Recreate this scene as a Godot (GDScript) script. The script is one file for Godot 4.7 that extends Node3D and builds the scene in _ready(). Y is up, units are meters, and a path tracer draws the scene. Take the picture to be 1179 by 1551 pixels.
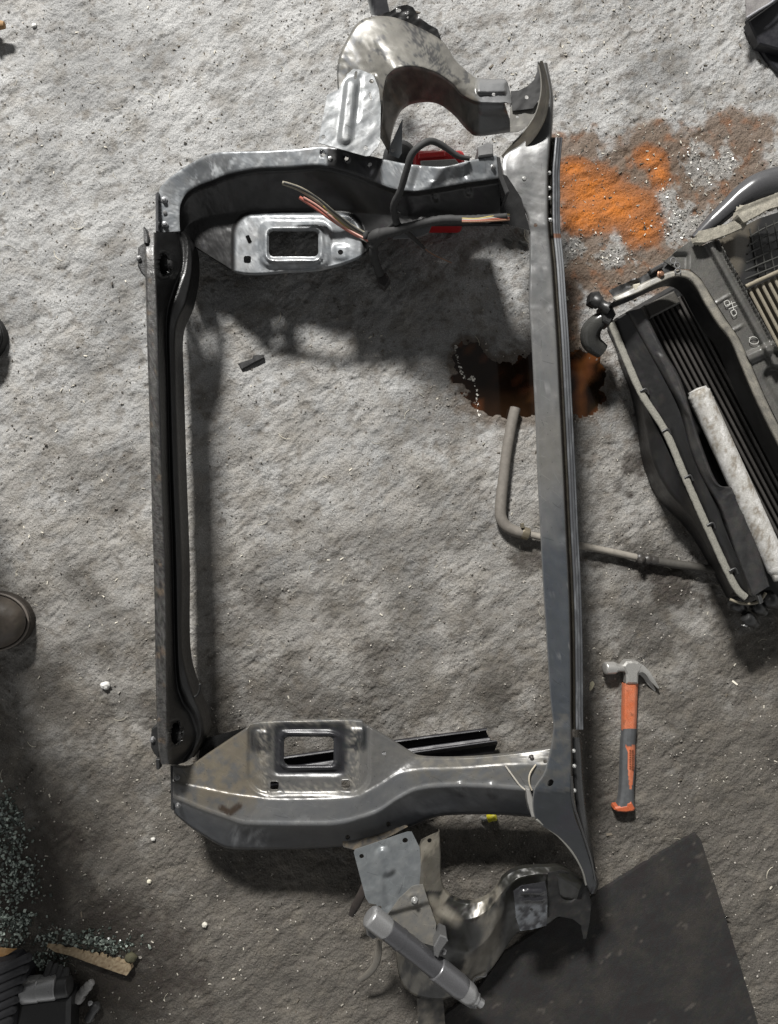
extends Node3D
# A stripped car front-end frame lying on a dirt workshop floor, seen from above.
# Plan units: x to the right and y down, 700 units to a metre on the floor, heights in millimetres.

const CAM_H := 1.65
const UNIT := 700.0
const CX := 589.5
const CY := 775.5

var rng := RandomNumberGenerator.new()
var n_low := FastNoiseLite.new()
var n_mid := FastNoiseLite.new()
var n_fine := FastNoiseLite.new()
var n_cell := FastNoiseLite.new()
var n_warp := FastNoiseLite.new()
var M := {}
var tex_grain: Texture2D
var tex_soil: Texture2D
var tex_soil_bump: Texture2D
var tex_blotch: Texture2D
var tex_rough: Texture2D
var tex_pit: Texture2D
var tex_scratch: Texture2D
var used := {}

# ------------------------------------------------------------------ setting up

func _ready() -> void:
	rng.seed = 41
	var cam := Camera3D.new()
	cam.name = "camera"
	cam.position = Vector3(0, CAM_H, 0)
	cam.rotation_degrees = Vector3(-90, 0, 0)
	cam.fov = rad_to_deg(2.0 * atan(775.5 / (UNIT * CAM_H)))
	cam.near = 0.05
	cam.far = 60.0
	add_child(cam)
	var we := WorldEnvironment.new()
	we.name = "world_environment"
	var e := Environment.new()
	# sky gradient shaped for edge highlights: dark above, bright low all round
	e.background_mode = Environment.BG_SKY
	var sky := Sky.new()
	var sm := ProceduralSkyMaterial.new()
	sm.sky_top_color = Color(0.11, 0.11, 0.11).linear_to_srgb()
	sm.sky_horizon_color = Color(0.98, 0.98, 0.97).linear_to_srgb()
	sm.sky_curve = 0.3
	sm.ground_bottom_color = Color(0.08, 0.08, 0.08).linear_to_srgb()
	sm.ground_horizon_color = Color(0.3, 0.3, 0.29).linear_to_srgb()
	sky.sky_material = sm
	e.sky = sky
	e.background_energy_multiplier = 1.02
	e.tonemap_mode = Environment.TONE_MAPPER_LINEAR
	e.tonemap_exposure = 1.0
	e.sdfgi_enabled = true
	e.ssao_enabled = true
	e.ssil_enabled = true
	we.environment = e
	add_child(we)
	added_key_light(Vector3(-1.65, 4.6, -5.2), Vector2(1.05, 0.6), 116.0)
	noises()
	materials()
	ground()
	mat_board()
	front_frame()
	harness()
	damper()
	radiator()
	hose_on_floor()
	hammer()
	under_items()
	edge_items()
	litter()

func added_key_light(at: Vector3, size: Vector2, energy: float) -> void:  # unseen framed pane and area light, added only to light the scene
	var w := thing_at("added_window", "unseen glowing window added for the key light, high beyond the top edge", "window", at)
	w.look_at_from_position(at, Vector3(0, 0, 0.0), Vector3.UP)
	var pane := MeshInstance3D.new()
	pane.name = "pane"
	var bm := BoxMesh.new()
	bm.size = Vector3(size.x, size.y, 0.01)
	pane.mesh = bm
	var pm := StandardMaterial3D.new()
	pm.albedo_color = Color(0.9, 0.93, 1.0)
	pm.emission_enabled = true
	pm.emission = Color(0.95, 0.97, 1.0)
	pm.emission_energy_multiplier = 3.0
	pane.material_override = pm
	w.add_child(pane)
	for k in 4:
		var f := MeshInstance3D.new()
		f.name = "frame"
		var fb := BoxMesh.new()
		fb.size = Vector3(size.x + 0.12, 0.06, 0.08) if k < 2 else Vector3(0.06, size.y, 0.08)
		f.mesh = fb
		f.position = [Vector3(0, size.y / 2 + 0.03, 0.02), Vector3(0, -size.y / 2 - 0.03, 0.02), Vector3(size.x / 2 + 0.03, 0, 0.02), Vector3(-size.x / 2 - 0.03, 0, 0.02)][k]
		f.material_override = mat_plain(Color(0.25, 0.25, 0.25), 0.6, 0.0)
		w.add_child(f, true)
	var l := AreaLight3D.new()
	l.name = "added_key_light"
	l.area_size = size
	l.light_energy = energy
	l.light_color = Color(1.0, 0.99, 0.975)
	l.area_range = 12.0
	l.shadow_enabled = true
	add_child(l)
	l.look_at_from_position(at + (Vector3.ZERO - at).normalized() * 0.07, Vector3.ZERO, Vector3.UP)

func noises() -> void:
	n_low.seed = 3
	n_low.frequency = 1.0
	n_low.fractal_octaves = 4
	n_mid.seed = 8
	n_mid.frequency = 1.0
	n_mid.noise_type = FastNoiseLite.TYPE_SIMPLEX_SMOOTH
	n_mid.fractal_octaves = 4
	n_mid.fractal_gain = 0.55
	n_fine.seed = 21
	n_fine.frequency = 1.0
	n_fine.fractal_octaves = 2
	n_cell.seed = 5
	n_cell.noise_type = FastNoiseLite.TYPE_CELLULAR
	n_cell.frequency = 1.0
	n_cell.fractal_type = FastNoiseLite.FRACTAL_NONE
	n_cell.cellular_return_type = FastNoiseLite.RETURN_DISTANCE
	n_warp.seed = 77
	n_warp.frequency = 1.0
	n_warp.fractal_octaves = 4

func noise_tex(size: int, freq: float, oct: int, lo: float, hi: float, sd: int, mode := 0, gain := 0.5) -> NoiseTexture2D:
	var t := NoiseTexture2D.new()
	var f := FastNoiseLite.new()
	f.seed = sd
	f.frequency = freq
	f.fractal_octaves = oct
	f.fractal_gain = gain
	if mode == 1:
		f.noise_type = FastNoiseLite.TYPE_CELLULAR
	t.width = size
	t.height = size
	t.seamless = true
	t.noise = f
	var g := Gradient.new()
	g.set_color(0, Color(lo, lo, lo))
	g.set_color(1, Color(hi, hi, hi))
	t.color_ramp = g
	return t

# worn sheet metal: grain, pinholes and thin scratches, most of them along one way
func scratches(size: int) -> ImageTexture:
	var r := RandomNumberGenerator.new()
	r.seed = 99
	var f := FastNoiseLite.new()
	f.seed = 31
	f.frequency = 0.012
	f.fractal_octaves = 5
	f.fractal_gain = 0.6
	var im := f.get_seamless_image(size, size)
	im.convert(Image.FORMAT_RGB8)
	var low := Image.create(size, size, false, Image.FORMAT_RGB8)
	low.fill(Color(0.84, 0.84, 0.84))
	im.adjust_bcs(1.0, 0.5, 1.0)
	var mask := Image.create(size, size, false, Image.FORMAT_RGBA8)
	mask.fill(Color(0, 0, 0, 0.55))
	low.convert(Image.FORMAT_RGBA8)
	im.convert(Image.FORMAT_RGBA8)
	im.blend_rect_mask(low, mask, Rect2i(0, 0, size, size), Vector2i.ZERO)
	for k in 200:
		var p := Vector2(r.randf() * size, r.randf() * size)
		var a := r.randfn() * 0.35 + (0.5 if r.randf() < 0.7 else 2.0)
		var d := Vector2(cos(a), sin(a))
		var bend := r.randfn() * 0.004
		var v := r.randf_range(0.9, 1.0) if r.randf() < 0.85 else r.randf_range(0.5, 0.65)
		for j in r.randi_range(10, 90):
			p += d
			d = d.rotated(bend)
			var q := Vector2i(posmod(int(p.x), size), posmod(int(p.y), size))
			im.set_pixel(q.x, q.y, Color(v, v, v))
			im.set_pixel((q.x + 1) % size, q.y, Color(v, v, v))
			im.set_pixel(q.x, (q.y + 1) % size, Color(v, v, v))
	for k in 900:
		var v := r.randf_range(0.3, 0.6) if r.randf() < 0.6 else 1.0
		var w := r.randi_range(1, 4)
		im.fill_rect(Rect2i(r.randi_range(0, size - 6), r.randi_range(0, size - 6), w, r.randi_range(1, 4)), Color(v, v, v))
	return ImageTexture.create_from_image(im)

func mat_plain(c: Color, rough: float, metal: float) -> StandardMaterial3D:
	var m := StandardMaterial3D.new()
	m.albedo_color = c
	m.roughness = rough
	m.metallic = metal
	return m

# c is the linear base colour; it multiplies vertex colours when the mesh has them
func surf(nm: String, c: Color, rough: float, metal: float, tex: Texture2D, tile: float, bump := 0.0, bump_tex: Texture2D = null, rtex: Texture2D = null) -> StandardMaterial3D:
	var m := mat_plain(c.linear_to_srgb(), rough, metal)
	m.resource_name = nm
	m.vertex_color_use_as_albedo = true
	m.albedo_texture = tex
	m.uv1_triplanar = true
	m.uv1_scale = Vector3.ONE / tile
	if rtex:
		m.roughness_texture = rtex
	if bump > 0.0:
		m.heightmap_enabled = true
		m.heightmap_texture = bump_tex
		m.heightmap_scale = bump
	M[nm] = m
	return m

func materials() -> void:
	tex_scratch = scratches(1024)
	tex_grain = noise_tex(512, 0.09, 4, 0.72, 1.0, 11)
	tex_blotch = noise_tex(512, 0.014, 5, 0.8, 1.0, 12, 0, 0.62)
	tex_soil = noise_tex(1024, 0.1, 4, 0.6, 1.0, 13, 0, 0.6)
	tex_soil_bump = noise_tex(1024, 0.05, 4, 0.0, 1.0, 14, 0, 0.6)
	tex_rough = noise_tex(512, 0.02, 5, 0.55, 1.0, 15, 0, 0.6)
	tex_pit = noise_tex(512, 0.08, 3, 0.0, 1.0, 16)
	surf("soil", Color(1, 1, 1), 0.8, 0.0, tex_soil, 0.4, 0.2, tex_soil_bump)
	M.soil.metallic_specular = 0.42
	surf("sheet", Color(1, 1, 1), 0.46, 0.2, tex_scratch, 0.33, 0.006, tex_pit, tex_rough)
	surf("gloss_black", Color(1, 1, 1), 0.34, 0.0, tex_scratch, 0.3, 0.004, tex_pit, tex_rough)
	surf("cast_black", Color(1, 1, 1), 0.48, 0.0, tex_grain, 0.12, 0.03, tex_pit, tex_rough)
	surf("plastic", Color(1, 1, 1), 0.55, 0.0, tex_grain, 0.15, 0.008, tex_pit, tex_rough)
	surf("rubber", Color(1, 1, 1), 0.75, 0.0, tex_blotch, 0.12, 0.012, tex_pit)
	surf("alloy", Color(1, 1, 1), 0.45, 0.6, tex_grain, 0.1, 0.015, tex_pit, tex_rough)
	surf("chrome", Color(1, 1, 1), 0.46, 0.6, tex_grain, 0.1, 0.01, tex_pit, tex_rough)
	surf("paint_red", Color(1, 1, 1), 0.4, 0.0, tex_grain, 0.15)
	surf("wire", Color(1, 1, 1), 0.5, 0.0, tex_grain, 0.05)
	surf("board", Color(1, 1, 1), 0.85, 0.0, tex_grain, 0.2, 0.05, tex_soil_bump)
	surf("wood", Color(1, 1, 1), 0.8, 0.0, tex_grain, 0.06, 0.04, tex_pit)
	surf("leather", Color(1, 1, 1), 0.55, 0.0, tex_blotch, 0.1, 0.02, tex_pit)
	surf("oil", Color(1, 1, 1), 0.08, 0.0, tex_blotch, 0.3)
	surf("shard", Color(1, 1, 1), 0.15, 0.0, null, 0.3)
	surf("chip", Color(1, 1, 1), 0.8, 0.0, null, 0.3)

# ------------------------------------------------------------------ small helpers

func P(x: float, y: float, h_mm: float) -> Vector3:
	var h := h_mm * 0.001
	var s := (1.0 - h / CAM_H) / UNIT
	return Vector3((x - CX) * s, h, (y - CY) * s)

func numbered(nm: String) -> String:
	var k: int = used.get(nm, -1) + 1
	used[nm] = k
	return nm if k == 0 else "%s_%03d" % [nm, k]

func thing_at(nm: String, label: String, category: String, at: Vector3, group := "") -> Node3D:
	var o := Node3D.new()
	o.name = numbered(nm)
	o.position = at
	add_child(o)
	tag(o, label, category, group)
	return o

func thing(nm: String, label: String, category: String, x: float, y: float, group := "") -> Node3D:
	return thing_at(nm, label, category, P(x, y, 0), group)

func tag(o: Node, label: String, category: String, group := "") -> void:
	o.set_meta("label", label)
	o.set_meta("category", category)
	if group:
		o.set_meta("group", group)

func origin_of(n: Node) -> Vector3:
	var at := Vector3.ZERO
	while n is Node3D and n != self:
		at += n.position
		n = n.get_parent()
	return at

func put(nm: String, mesh: Mesh, m: Material, parent: Node) -> MeshInstance3D:
	var o := MeshInstance3D.new()
	o.name = numbered(nm) if parent == self else nm
	o.mesh = mesh
	o.material_override = m
	parent.add_child(o, true)
	return o

func lin(r: float, g: float, b: float) -> Color:
	return Color(r, g, b)

func sstep(a: float, b: float, x: float) -> float:
	return smoothstep(a, b, x)

# flat list x,y,h,... to points
func pts3(a: Array) -> PackedVector3Array:
	var r := PackedVector3Array()
	for k in range(0, a.size(), 3):
		r.append(Vector3(a[k], a[k + 1], a[k + 2]))
	return r

func pts2(a: Array) -> PackedVector2Array:
	var r := PackedVector2Array()
	for k in range(0, a.size(), 2):
		r.append(Vector2(a[k], a[k + 1]))
	return r

func at_curve(c: PackedVector3Array, f: float, smooth := true) -> Vector3:
	var n := c.size() - 1
	var x := clampf(f, 0, 1) * n
	var k := mini(int(x), n - 1)
	var t := x - k
	if not smooth:
		return c[k].lerp(c[k + 1], t)
	return c[k].cubic_interpolate(c[k + 1], c[maxi(k - 1, 0)], c[mini(k + 2, n)], t)

# resample so that points are evenly spaced along the curve
func spaced(c: PackedVector3Array, n: int) -> PackedVector3Array:
	var fine := PackedVector3Array()
	var cum := PackedFloat32Array()
	var total := 0.0
	var steps := 12 * (c.size() - 1)
	for k in steps + 1:
		var p := at_curve(c, float(k) / steps)
		if k > 0:
			total += p.distance_to(fine[k - 1])
		fine.append(p)
		cum.append(total)
	var out := PackedVector3Array()
	var j := 0
	for k in n + 1:
		var d := total * k / n
		while j < steps - 1 and cum[j + 1] < d:
			j += 1
		var seg := maxf(cum[j + 1] - cum[j], 1e-6)
		out.append(fine[j].lerp(fine[j + 1], clampf((d - cum[j]) / seg, 0, 1)))
	return out

# the same line straight down, at other heights (same place on the floor plan)
func dropped(row: Array, by: float) -> Array:
	var r := []
	for k in range(0, row.size(), 3):
		var h: float = row[k + 2]
		var s := (1.0 - h * 0.001 / CAM_H) / (1.0 - (h - by) * 0.001 / CAM_H)
		r.append(CX + (row[k] - CX) * s)
		r.append(CY + (row[k + 1] - CY) * s)
		r.append(h - by)
	return r

# straight down to given heights: lo left of x_split, hi right of it
func dropped_to(row: Array, lo: float, hi: float, x_split: float) -> Array:
	var r := []
	for k in range(0, row.size(), 3):
		r.append_array(dropped([row[k], row[k + 1], row[k + 2]], row[k + 2] - (lo if row[k] < x_split else hi)))
	return r

func shifted(row: Array, dx: float, dy: float, dh: float) -> Array:
	var r := []
	for k in range(0, row.size(), 3):
		r.append(row[k] + dx)
		r.append(row[k + 1] + dy)
		r.append(row[k + 2] + dh)
	return r

# ------------------------------------------------------------------ sheet metal: plan meshes

# rows of equal length lists -> plan mesh; nv cells between rows
func loft(rows: Array, nu: int, nv: Array, along := true) -> Dictionary:
	var curves := []
	var even := true
	for r in rows:
		curves.append(pts3(r))
		even = even and r.size() == rows[0].size()
	var lines := []
	for c in curves:
		var line := PackedVector3Array()
		if even and along:
			for u in nu + 1:
				line.append(at_curve(c, float(u) / nu))
		else:
			line = spaced(c, nu)
		lines.append(line)
	var p := PackedVector3Array()
	var at_row := PackedFloat32Array()
	var n_rows := 0
	for k in lines.size() - 1:
		for v in nv[k]:
			for u in nu + 1:
				p.append(lines[k][u].lerp(lines[k + 1][u], float(v) / nv[k]))
				at_row.append(k + float(v) / nv[k])
			n_rows += 1
	for u in nu + 1:
		p.append(lines[-1][u])
		at_row.append(lines.size() - 1)
	var i := PackedInt32Array()
	for v in n_rows:
		for u in nu:
			var a := v * (nu + 1) + u
			i.append_array([a, a + 1, a + nu + 2, a, a + nu + 2, a + nu + 1])
	return facing({"p": p, "i": i, "r": at_row})

func facing(g: Dictionary) -> Dictionary:
	var area := 0.0
	for k in range(0, g.i.size(), 3):
		var a: Vector3 = g.p[g.i[k]]
		var b: Vector3 = g.p[g.i[k + 1]]
		var c: Vector3 = g.p[g.i[k + 2]]
		area += (b.x - a.x) * (c.y - a.y) - (b.y - a.y) * (c.x - a.x)
	if area < 0:
		for k in range(0, g.i.size(), 3):
			var t: int = g.i[k + 1]
			g.i[k + 1] = g.i[k + 2]
			g.i[k + 2] = t
	return g

func circle(x: float, y: float, r: float, n := 14, sx := 1.0, turn := 0.0) -> PackedVector2Array:
	var c := PackedVector2Array()
	for k in n:
		var a := TAU * k / n
		c.append(Vector2(x, y) + Vector2(cos(a) * r * sx, sin(a) * r).rotated(turn))
	return c

func round_rect(x0: float, y0: float, x1: float, y1: float, r: float, turn := 0.0) -> PackedVector2Array:
	var c := PackedVector2Array()
	var mid := Vector2((x0 + x1) / 2, (y0 + y1) / 2)
	for q in 4:
		var cc := Vector2([x1 - r, x0 + r, x0 + r, x1 - r][q], [y1 - r, y1 - r, y0 + r, y0 + r][q])
		for k in 5:
			var a := TAU * (q + k / 4.0) / 4
			c.append(mid + (cc + Vector2(cos(a), sin(a)) * r - mid).rotated(turn))
	return c

# cut 2D holes out of a plan mesh
func cut(g: Dictionary, holes: Array) -> Dictionary:
	for h in holes:
		var hole: PackedVector2Array = h
		var lo := Vector2(1e9, 1e9)
		var hi := -lo
		for q in hole:
			lo = lo.min(q)
			hi = hi.max(q)
		var p: PackedVector3Array = g.p
		var at_row: PackedFloat32Array = g.get("r", PackedFloat32Array())
		var ni := PackedInt32Array()
		var known := {}
		for k in range(0, g.i.size(), 3):
			var a: Vector3 = p[g.i[k]]
			var b: Vector3 = p[g.i[k + 1]]
			var c: Vector3 = p[g.i[k + 2]]
			if minf(a.x, minf(b.x, c.x)) > hi.x or maxf(a.x, maxf(b.x, c.x)) < lo.x or minf(a.y, minf(b.y, c.y)) > hi.y or maxf(a.y, maxf(b.y, c.y)) < lo.y:
				ni.append_array([g.i[k], g.i[k + 1], g.i[k + 2]])
				continue
			var tri := PackedVector2Array([Vector2(a.x, a.y), Vector2(b.x, b.y), Vector2(c.x, c.y)])
			var den := (tri[1] - tri[0]).cross(tri[2] - tri[0])
			if absf(den) < 1e-4:
				if not Geometry2D.is_point_in_polygon(tri[0], hole):
					ni.append_array([g.i[k], g.i[k + 1], g.i[k + 2]])
				continue
			for j in 3:
				known[key(tri[j])] = g.i[k + j]
			for poly in Geometry2D.clip_polygons(tri, hole):
				if absf(area_of(poly)) < 1e-4:
					continue
				var t := Geometry2D.triangulate_polygon(poly)
				var ids := []
				for q in poly:
					var kk := key(q)
					if not known.has(kk):
						var w1: float = (q - tri[0]).cross(tri[2] - tri[0]) / den
						var w2: float = (tri[1] - tri[0]).cross(q - tri[0]) / den
						known[kk] = p.size()
						p.append(Vector3(q.x, q.y, a.z + (b.z - a.z) * w1 + (c.z - a.z) * w2))
						if at_row.size():
							at_row.append(at_row[g.i[k]] + (at_row[g.i[k + 1]] - at_row[g.i[k]]) * w1 + (at_row[g.i[k + 2]] - at_row[g.i[k]]) * w2)
					ids.append(known[kk])
				for j in range(0, t.size(), 3):
					var o := [ids[t[j]], ids[t[j + 1]], ids[t[j + 2]]]
					var x := (p[o[1]].x - p[o[0]].x) * (p[o[2]].y - p[o[0]].y) - (p[o[1]].y - p[o[0]].y) * (p[o[2]].x - p[o[0]].x)
					if x * den < 0:
						o = [o[0], o[2], o[1]]
					ni.append_array(o)
		g = {"p": p, "i": ni, "r": at_row}
	return g

func key(q: Vector2) -> Vector2i:
	return Vector2i(roundi(q.x * 60), roundi(q.y * 60))

func area_of(poly: PackedVector2Array) -> float:
	var s := 0.0
	for k in poly.size():
		s += poly[k].cross(poly[(k + 1) % poly.size()])
	return s / 2

# fill an outline with a grid of cells; h gives the height
func field(outline: PackedVector2Array, step: float, h: Callable) -> Dictionary:
	if area_of(outline) < 0:
		outline.reverse()
	var lo := Vector2(1e9, 1e9)
	var hi := -lo
	for q in outline:
		lo = lo.min(q)
		hi = hi.max(q)
	lo -= Vector2(0.37, 0.41)
	var nx := int((hi.x - lo.x) / step) + 1
	var ny := int((hi.y - lo.y) / step) + 1
	var p := PackedVector3Array()
	var i := PackedInt32Array()
	var known := {}
	for y in ny:
		for x in nx:
			var q := lo + Vector2(x, y) * step
			var cell := PackedVector2Array([q, q + Vector2(step, 0), q + Vector2(step, step), q + Vector2(0, step)])
			for poly in Geometry2D.intersect_polygons(cell, outline):
				if absf(area_of(poly)) < 1e-3:
					continue
				var t := Geometry2D.triangulate_polygon(poly)
				var ids := []
				for v in poly:
					var kk := key(v)
					if not known.has(kk):
						known[kk] = p.size()
						p.append(Vector3(v.x, v.y, h.call(v.x, v.y)))
					ids.append(known[kk])
				for j in range(0, t.size(), 3):
					var o := [ids[t[j]], ids[t[j + 1]], ids[t[j + 2]]]
					var c := (p[o[1]].x - p[o[0]].x) * (p[o[2]].y - p[o[0]].y) - (p[o[1]].y - p[o[0]].y) * (p[o[2]].x - p[o[0]].x)
					if c < 0:
						o = [o[0], o[2], o[1]]
					i.append_array(o)
	return {"p": p, "i": i}

# turn a plan mesh into a sheet with thickness (mm); emb adds height; col gives vertex colours
func sheet(nm: String, g: Dictionary, parent: Node, m: Material, thick := 1.6, col = null, emb = null, wave := 0.5, row_col = null) -> MeshInstance3D:
	var at := origin_of(parent)
	var n: int = g.p.size()
	var v := PackedVector3Array()
	var c := PackedColorArray()
	for q: Vector3 in g.p:
		var h := q.z
		if emb != null:
			h += emb.call(q.x, q.y)
		h += wave * n_low.get_noise_2d(q.x * 0.035, q.y * 0.035)
		v.append(P(q.x, q.y, h) - at)
		c.append(row_col.call(q.x, q.y, g.r[c.size()]) if row_col != null else col.call(q.x, q.y) if col != null else Color(0.1, 0.1, 0.1))
	var nor := PackedVector3Array()
	nor.resize(n)
	var edges := {}
	for k in range(0, g.i.size(), 3):
		var ia: int = g.i[k]
		var ib: int = g.i[k + 1]
		var ic: int = g.i[k + 2]
		var f := (v[ic] - v[ia]).cross(v[ib] - v[ia])
		nor[ia] += f
		nor[ib] += f
		nor[ic] += f
		for e in [Vector2i(ia, ib), Vector2i(ib, ic), Vector2i(ic, ia)]:
			var r := Vector2i(e.y, e.x)
			if edges.has(r):
				edges.erase(r)
			else:
				edges[e] = true
	for k in n:
		nor[k] = nor[k].normalized() if nor[k].length() > 0 else Vector3.UP
	var t := thick * 0.001
	var idx := PackedInt32Array(g.i)
	for k in n:
		v.append(v[k] - nor[k] * t)
		c.append(c[k])
		nor.append(-nor[k])
	for k in range(0, g.i.size(), 3):
		idx.append_array([g.i[k] + n, g.i[k + 2] + n, g.i[k + 1] + n])
	for e: Vector2i in edges:
		var a := v[e.x]
		var b := v[e.y]
		var a2 := v[e.x + n]
		var b2 := v[e.y + n]
		var f := (b - a).cross(a2 - a)
		if f.length() < 1e-14:
			continue
		f = f.normalized()
		var s := v.size()
		v.append_array([a, b, b2, a2])
		for j in 4:
			nor.append(f)
		c.append_array([c[e.x], c[e.y], c[e.y], c[e.x]])
		idx.append_array([s, s + 2, s + 1, s, s + 3, s + 2])
	return put(nm, arrays(v, nor, c, idx), m, parent)

func arrays(v: PackedVector3Array, nor: PackedVector3Array, c: PackedColorArray, idx: PackedInt32Array) -> ArrayMesh:
	var a := []
	a.resize(Mesh.ARRAY_MAX)
	a[Mesh.ARRAY_VERTEX] = v
	a[Mesh.ARRAY_NORMAL] = nor
	if c.size():
		a[Mesh.ARRAY_COLOR] = c
	a[Mesh.ARRAY_INDEX] = idx
	var mesh := ArrayMesh.new()
	mesh.add_surface_from_arrays(Mesh.PRIMITIVE_TRIANGLES, a)
	return mesh

# ------------------------------------------------------------------ tubes, turned shapes, prisms

# world points and radii (m) -> smooth tube with closed ends
func tube_mesh(p: PackedVector3Array, r: PackedFloat32Array, sides: int, col: Color, flat := 1.0, col_fn = null) -> ArrayMesh:
	var v := PackedVector3Array()
	var nor := PackedVector3Array()
	var c := PackedColorArray()
	var idx := PackedInt32Array()
	var n := p.size()
	var up := Vector3.UP
	for k in n:
		var d := (p[mini(k + 1, n - 1)] - p[maxi(k - 1, 0)]).normalized()
		if absf(d.dot(up)) > 0.95:
			up = Vector3(0.3, 0.1, 1).normalized()
		var s := d.cross(up).normalized()
		up = s.cross(d).normalized()
		var slope := 0.0
		var run := p[mini(k + 1, n - 1)].distance_to(p[maxi(k - 1, 0)])
		if run > 1e-6:
			slope = (r[mini(k + 1, n - 1)] - r[maxi(k - 1, 0)]) / run
		for j in sides + 1:
			var a := TAU * j / sides
			var o := s * cos(a) + up * sin(a) * flat
			v.append(p[k] + o * r[k])
			nor.append((s * cos(a) * flat + up * sin(a) - d * slope).normalized())
			c.append(col_fn.call(k, j) if col_fn != null else col)
	var w := sides + 1
	for k in n - 1:
		for j in sides:
			var a := k * w + j
			idx.append_array([a, a + 1, a + w, a + 1, a + w + 1, a + w])
	for e in 2:
		var k := 0 if e == 0 else n - 1
		var d := (p[0] - p[1]).normalized() if e == 0 else (p[n - 1] - p[n - 2]).normalized()
		var s0 := v.size()
		v.append(p[k] + d * r[k] * 0.15)
		nor.append(d)
		c.append(c[k * w])
		for j in w:
			v.append(v[k * w + j])
			nor.append((nor[k * w + j] * 0.5 + d).normalized())
			c.append(c[k * w])
		for j in sides:
			if e == 0:
				idx.append_array([s0, s0 + 2 + j, s0 + 1 + j])
			else:
				idx.append_array([s0, s0 + 1 + j, s0 + 2 + j])
	return arrays(v, nor, c, idx)

# list x,y,h in plan units; r in mm (number, or list spread along the curve)
func tube(nm: String, a: Array, r: Variant, parent: Node, m: Material, col: Color, n := 24, sides := 12, flat := 1.0, wob := 0.0) -> MeshInstance3D:
	var line := spaced(pts3(a), n)
	var at := origin_of(parent)
	var p := PackedVector3Array()
	var rr := PackedFloat32Array()
	for k in line.size():
		p.append(P(line[k].x, line[k].y, line[k].z) - at)
		var q := 0.0
		if r is Array:
			var f: float = float(k) / (line.size() - 1) * (r.size() - 1)
			var j := mini(int(f), r.size() - 2)
			q = lerpf(r[j], r[j + 1], f - j)
		else:
			q = r
		rr.append(q * 0.001 * (1.0 + wob * n_mid.get_noise_2d(k * 0.7, q)))
	return put(nm, tube_mesh(p, rr, sides, col, flat), m, parent)

# turned shape: from a to b (world, m), profile t,r(mm) pairs
func turned(nm: String, a: Vector3, b: Vector3, prof: Array, parent: Node, m: Material, col: Color, sides := 20, flat := 1.0) -> MeshInstance3D:
	var at := origin_of(parent)
	var p := PackedVector3Array()
	var r := PackedFloat32Array()
	for k in range(0, prof.size(), 2):
		p.append(a.lerp(b, prof[k]) - at)
		r.append(prof[k + 1] * 0.001)
	return put(nm, tube_mesh(p, r, sides, col, flat), m, parent)

# upright block: outline in plan units at height h1, vertical walls to h0, chamfered top
func prism(nm: String, outline: PackedVector2Array, h0: float, h1: float, parent: Node, m: Material, col: Color, bevel := 2.0, tilt = null) -> MeshInstance3D:
	if area_of(outline) < 0:
		outline.reverse()
	var at := origin_of(parent)
	var n := outline.size()
	var v := PackedVector3Array()
	var nor := PackedVector3Array()
	var c := PackedColorArray()
	var idx := PackedInt32Array()
	var flatp := PackedVector2Array()
	for q in outline:
		var w := P(q.x, q.y, h1)
		flatp.append(Vector2(w.x, w.z))
	var inner := PackedVector2Array()
	var b := bevel * 0.001
	for k in n:
		var d1 := (flatp[k] - flatp[(k + n - 1) % n]).normalized()
		var d2 := (flatp[(k + 1) % n] - flatp[k]).normalized()
		var nn := (d1.orthogonal() + d2.orthogonal())
		nn = nn.normalized() / maxf(0.5, nn.length() / 2)
		inner.append(flatp[k] - nn * b)
	var top := PackedFloat32Array()
	for k in n:
		top.append(h1 * 0.001 + (tilt.call(outline[k].x, outline[k].y) * 0.001 if tilt != null else 0.0))
	var rings := []
	for ring in 3:
		var l := PackedVector3Array()
		for k in n:
			var q: Vector2 = inner[k] if ring == 2 else flatp[k]
			var y: float = h0 * 0.001 if ring == 0 else top[k] - (b if ring == 1 else 0.0)
			l.append(Vector3(q.x, y, q.y) - at)
		rings.append(l)
	for ring in 2:
		for k in n:
			var j := (k + 1) % n
			var q := [rings[ring][k], rings[ring][j], rings[ring + 1][j], rings[ring + 1][k]]
			var f: Vector3 = (q[2] - q[0]).cross(q[1] - q[0]).normalized()
			var e: Vector3 = rings[0][j] - rings[0][k]
			var outw := Vector3(e.z, 0, -e.x)
			if f.dot(outw) < 0:
				q = [q[1], q[0], q[3], q[2]]
				f = -f
			var s := v.size()
			v.append_array(q)
			for z in 4:
				nor.append(f)
				c.append(col)
			idx.append_array([s, s + 1, s + 2, s, s + 2, s + 3])
	for side in [2, 0]:
		var t := Geometry2D.triangulate_polygon(inner if side == 2 else flatp)
		var s := v.size()
		for k in n:
			v.append(rings[side][k])
			nor.append(Vector3.UP if side == 2 else Vector3.DOWN)
			c.append(col)
		for k in range(0, t.size(), 3):
			var a2: Vector3 = rings[side][t[k]]
			var f: Vector3 = (rings[side][t[k + 2]] - a2).cross(rings[side][t[k + 1]] - a2)
			var good := f.y > 0 if side == 2 else f.y < 0
			if good:
				idx.append_array([s + t[k], s + t[k + 1], s + t[k + 2]])
			else:
				idx.append_array([s + t[k], s + t[k + 2], s + t[k + 1]])
	return put(nm, arrays(v, nor, c, idx), m, parent)

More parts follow.
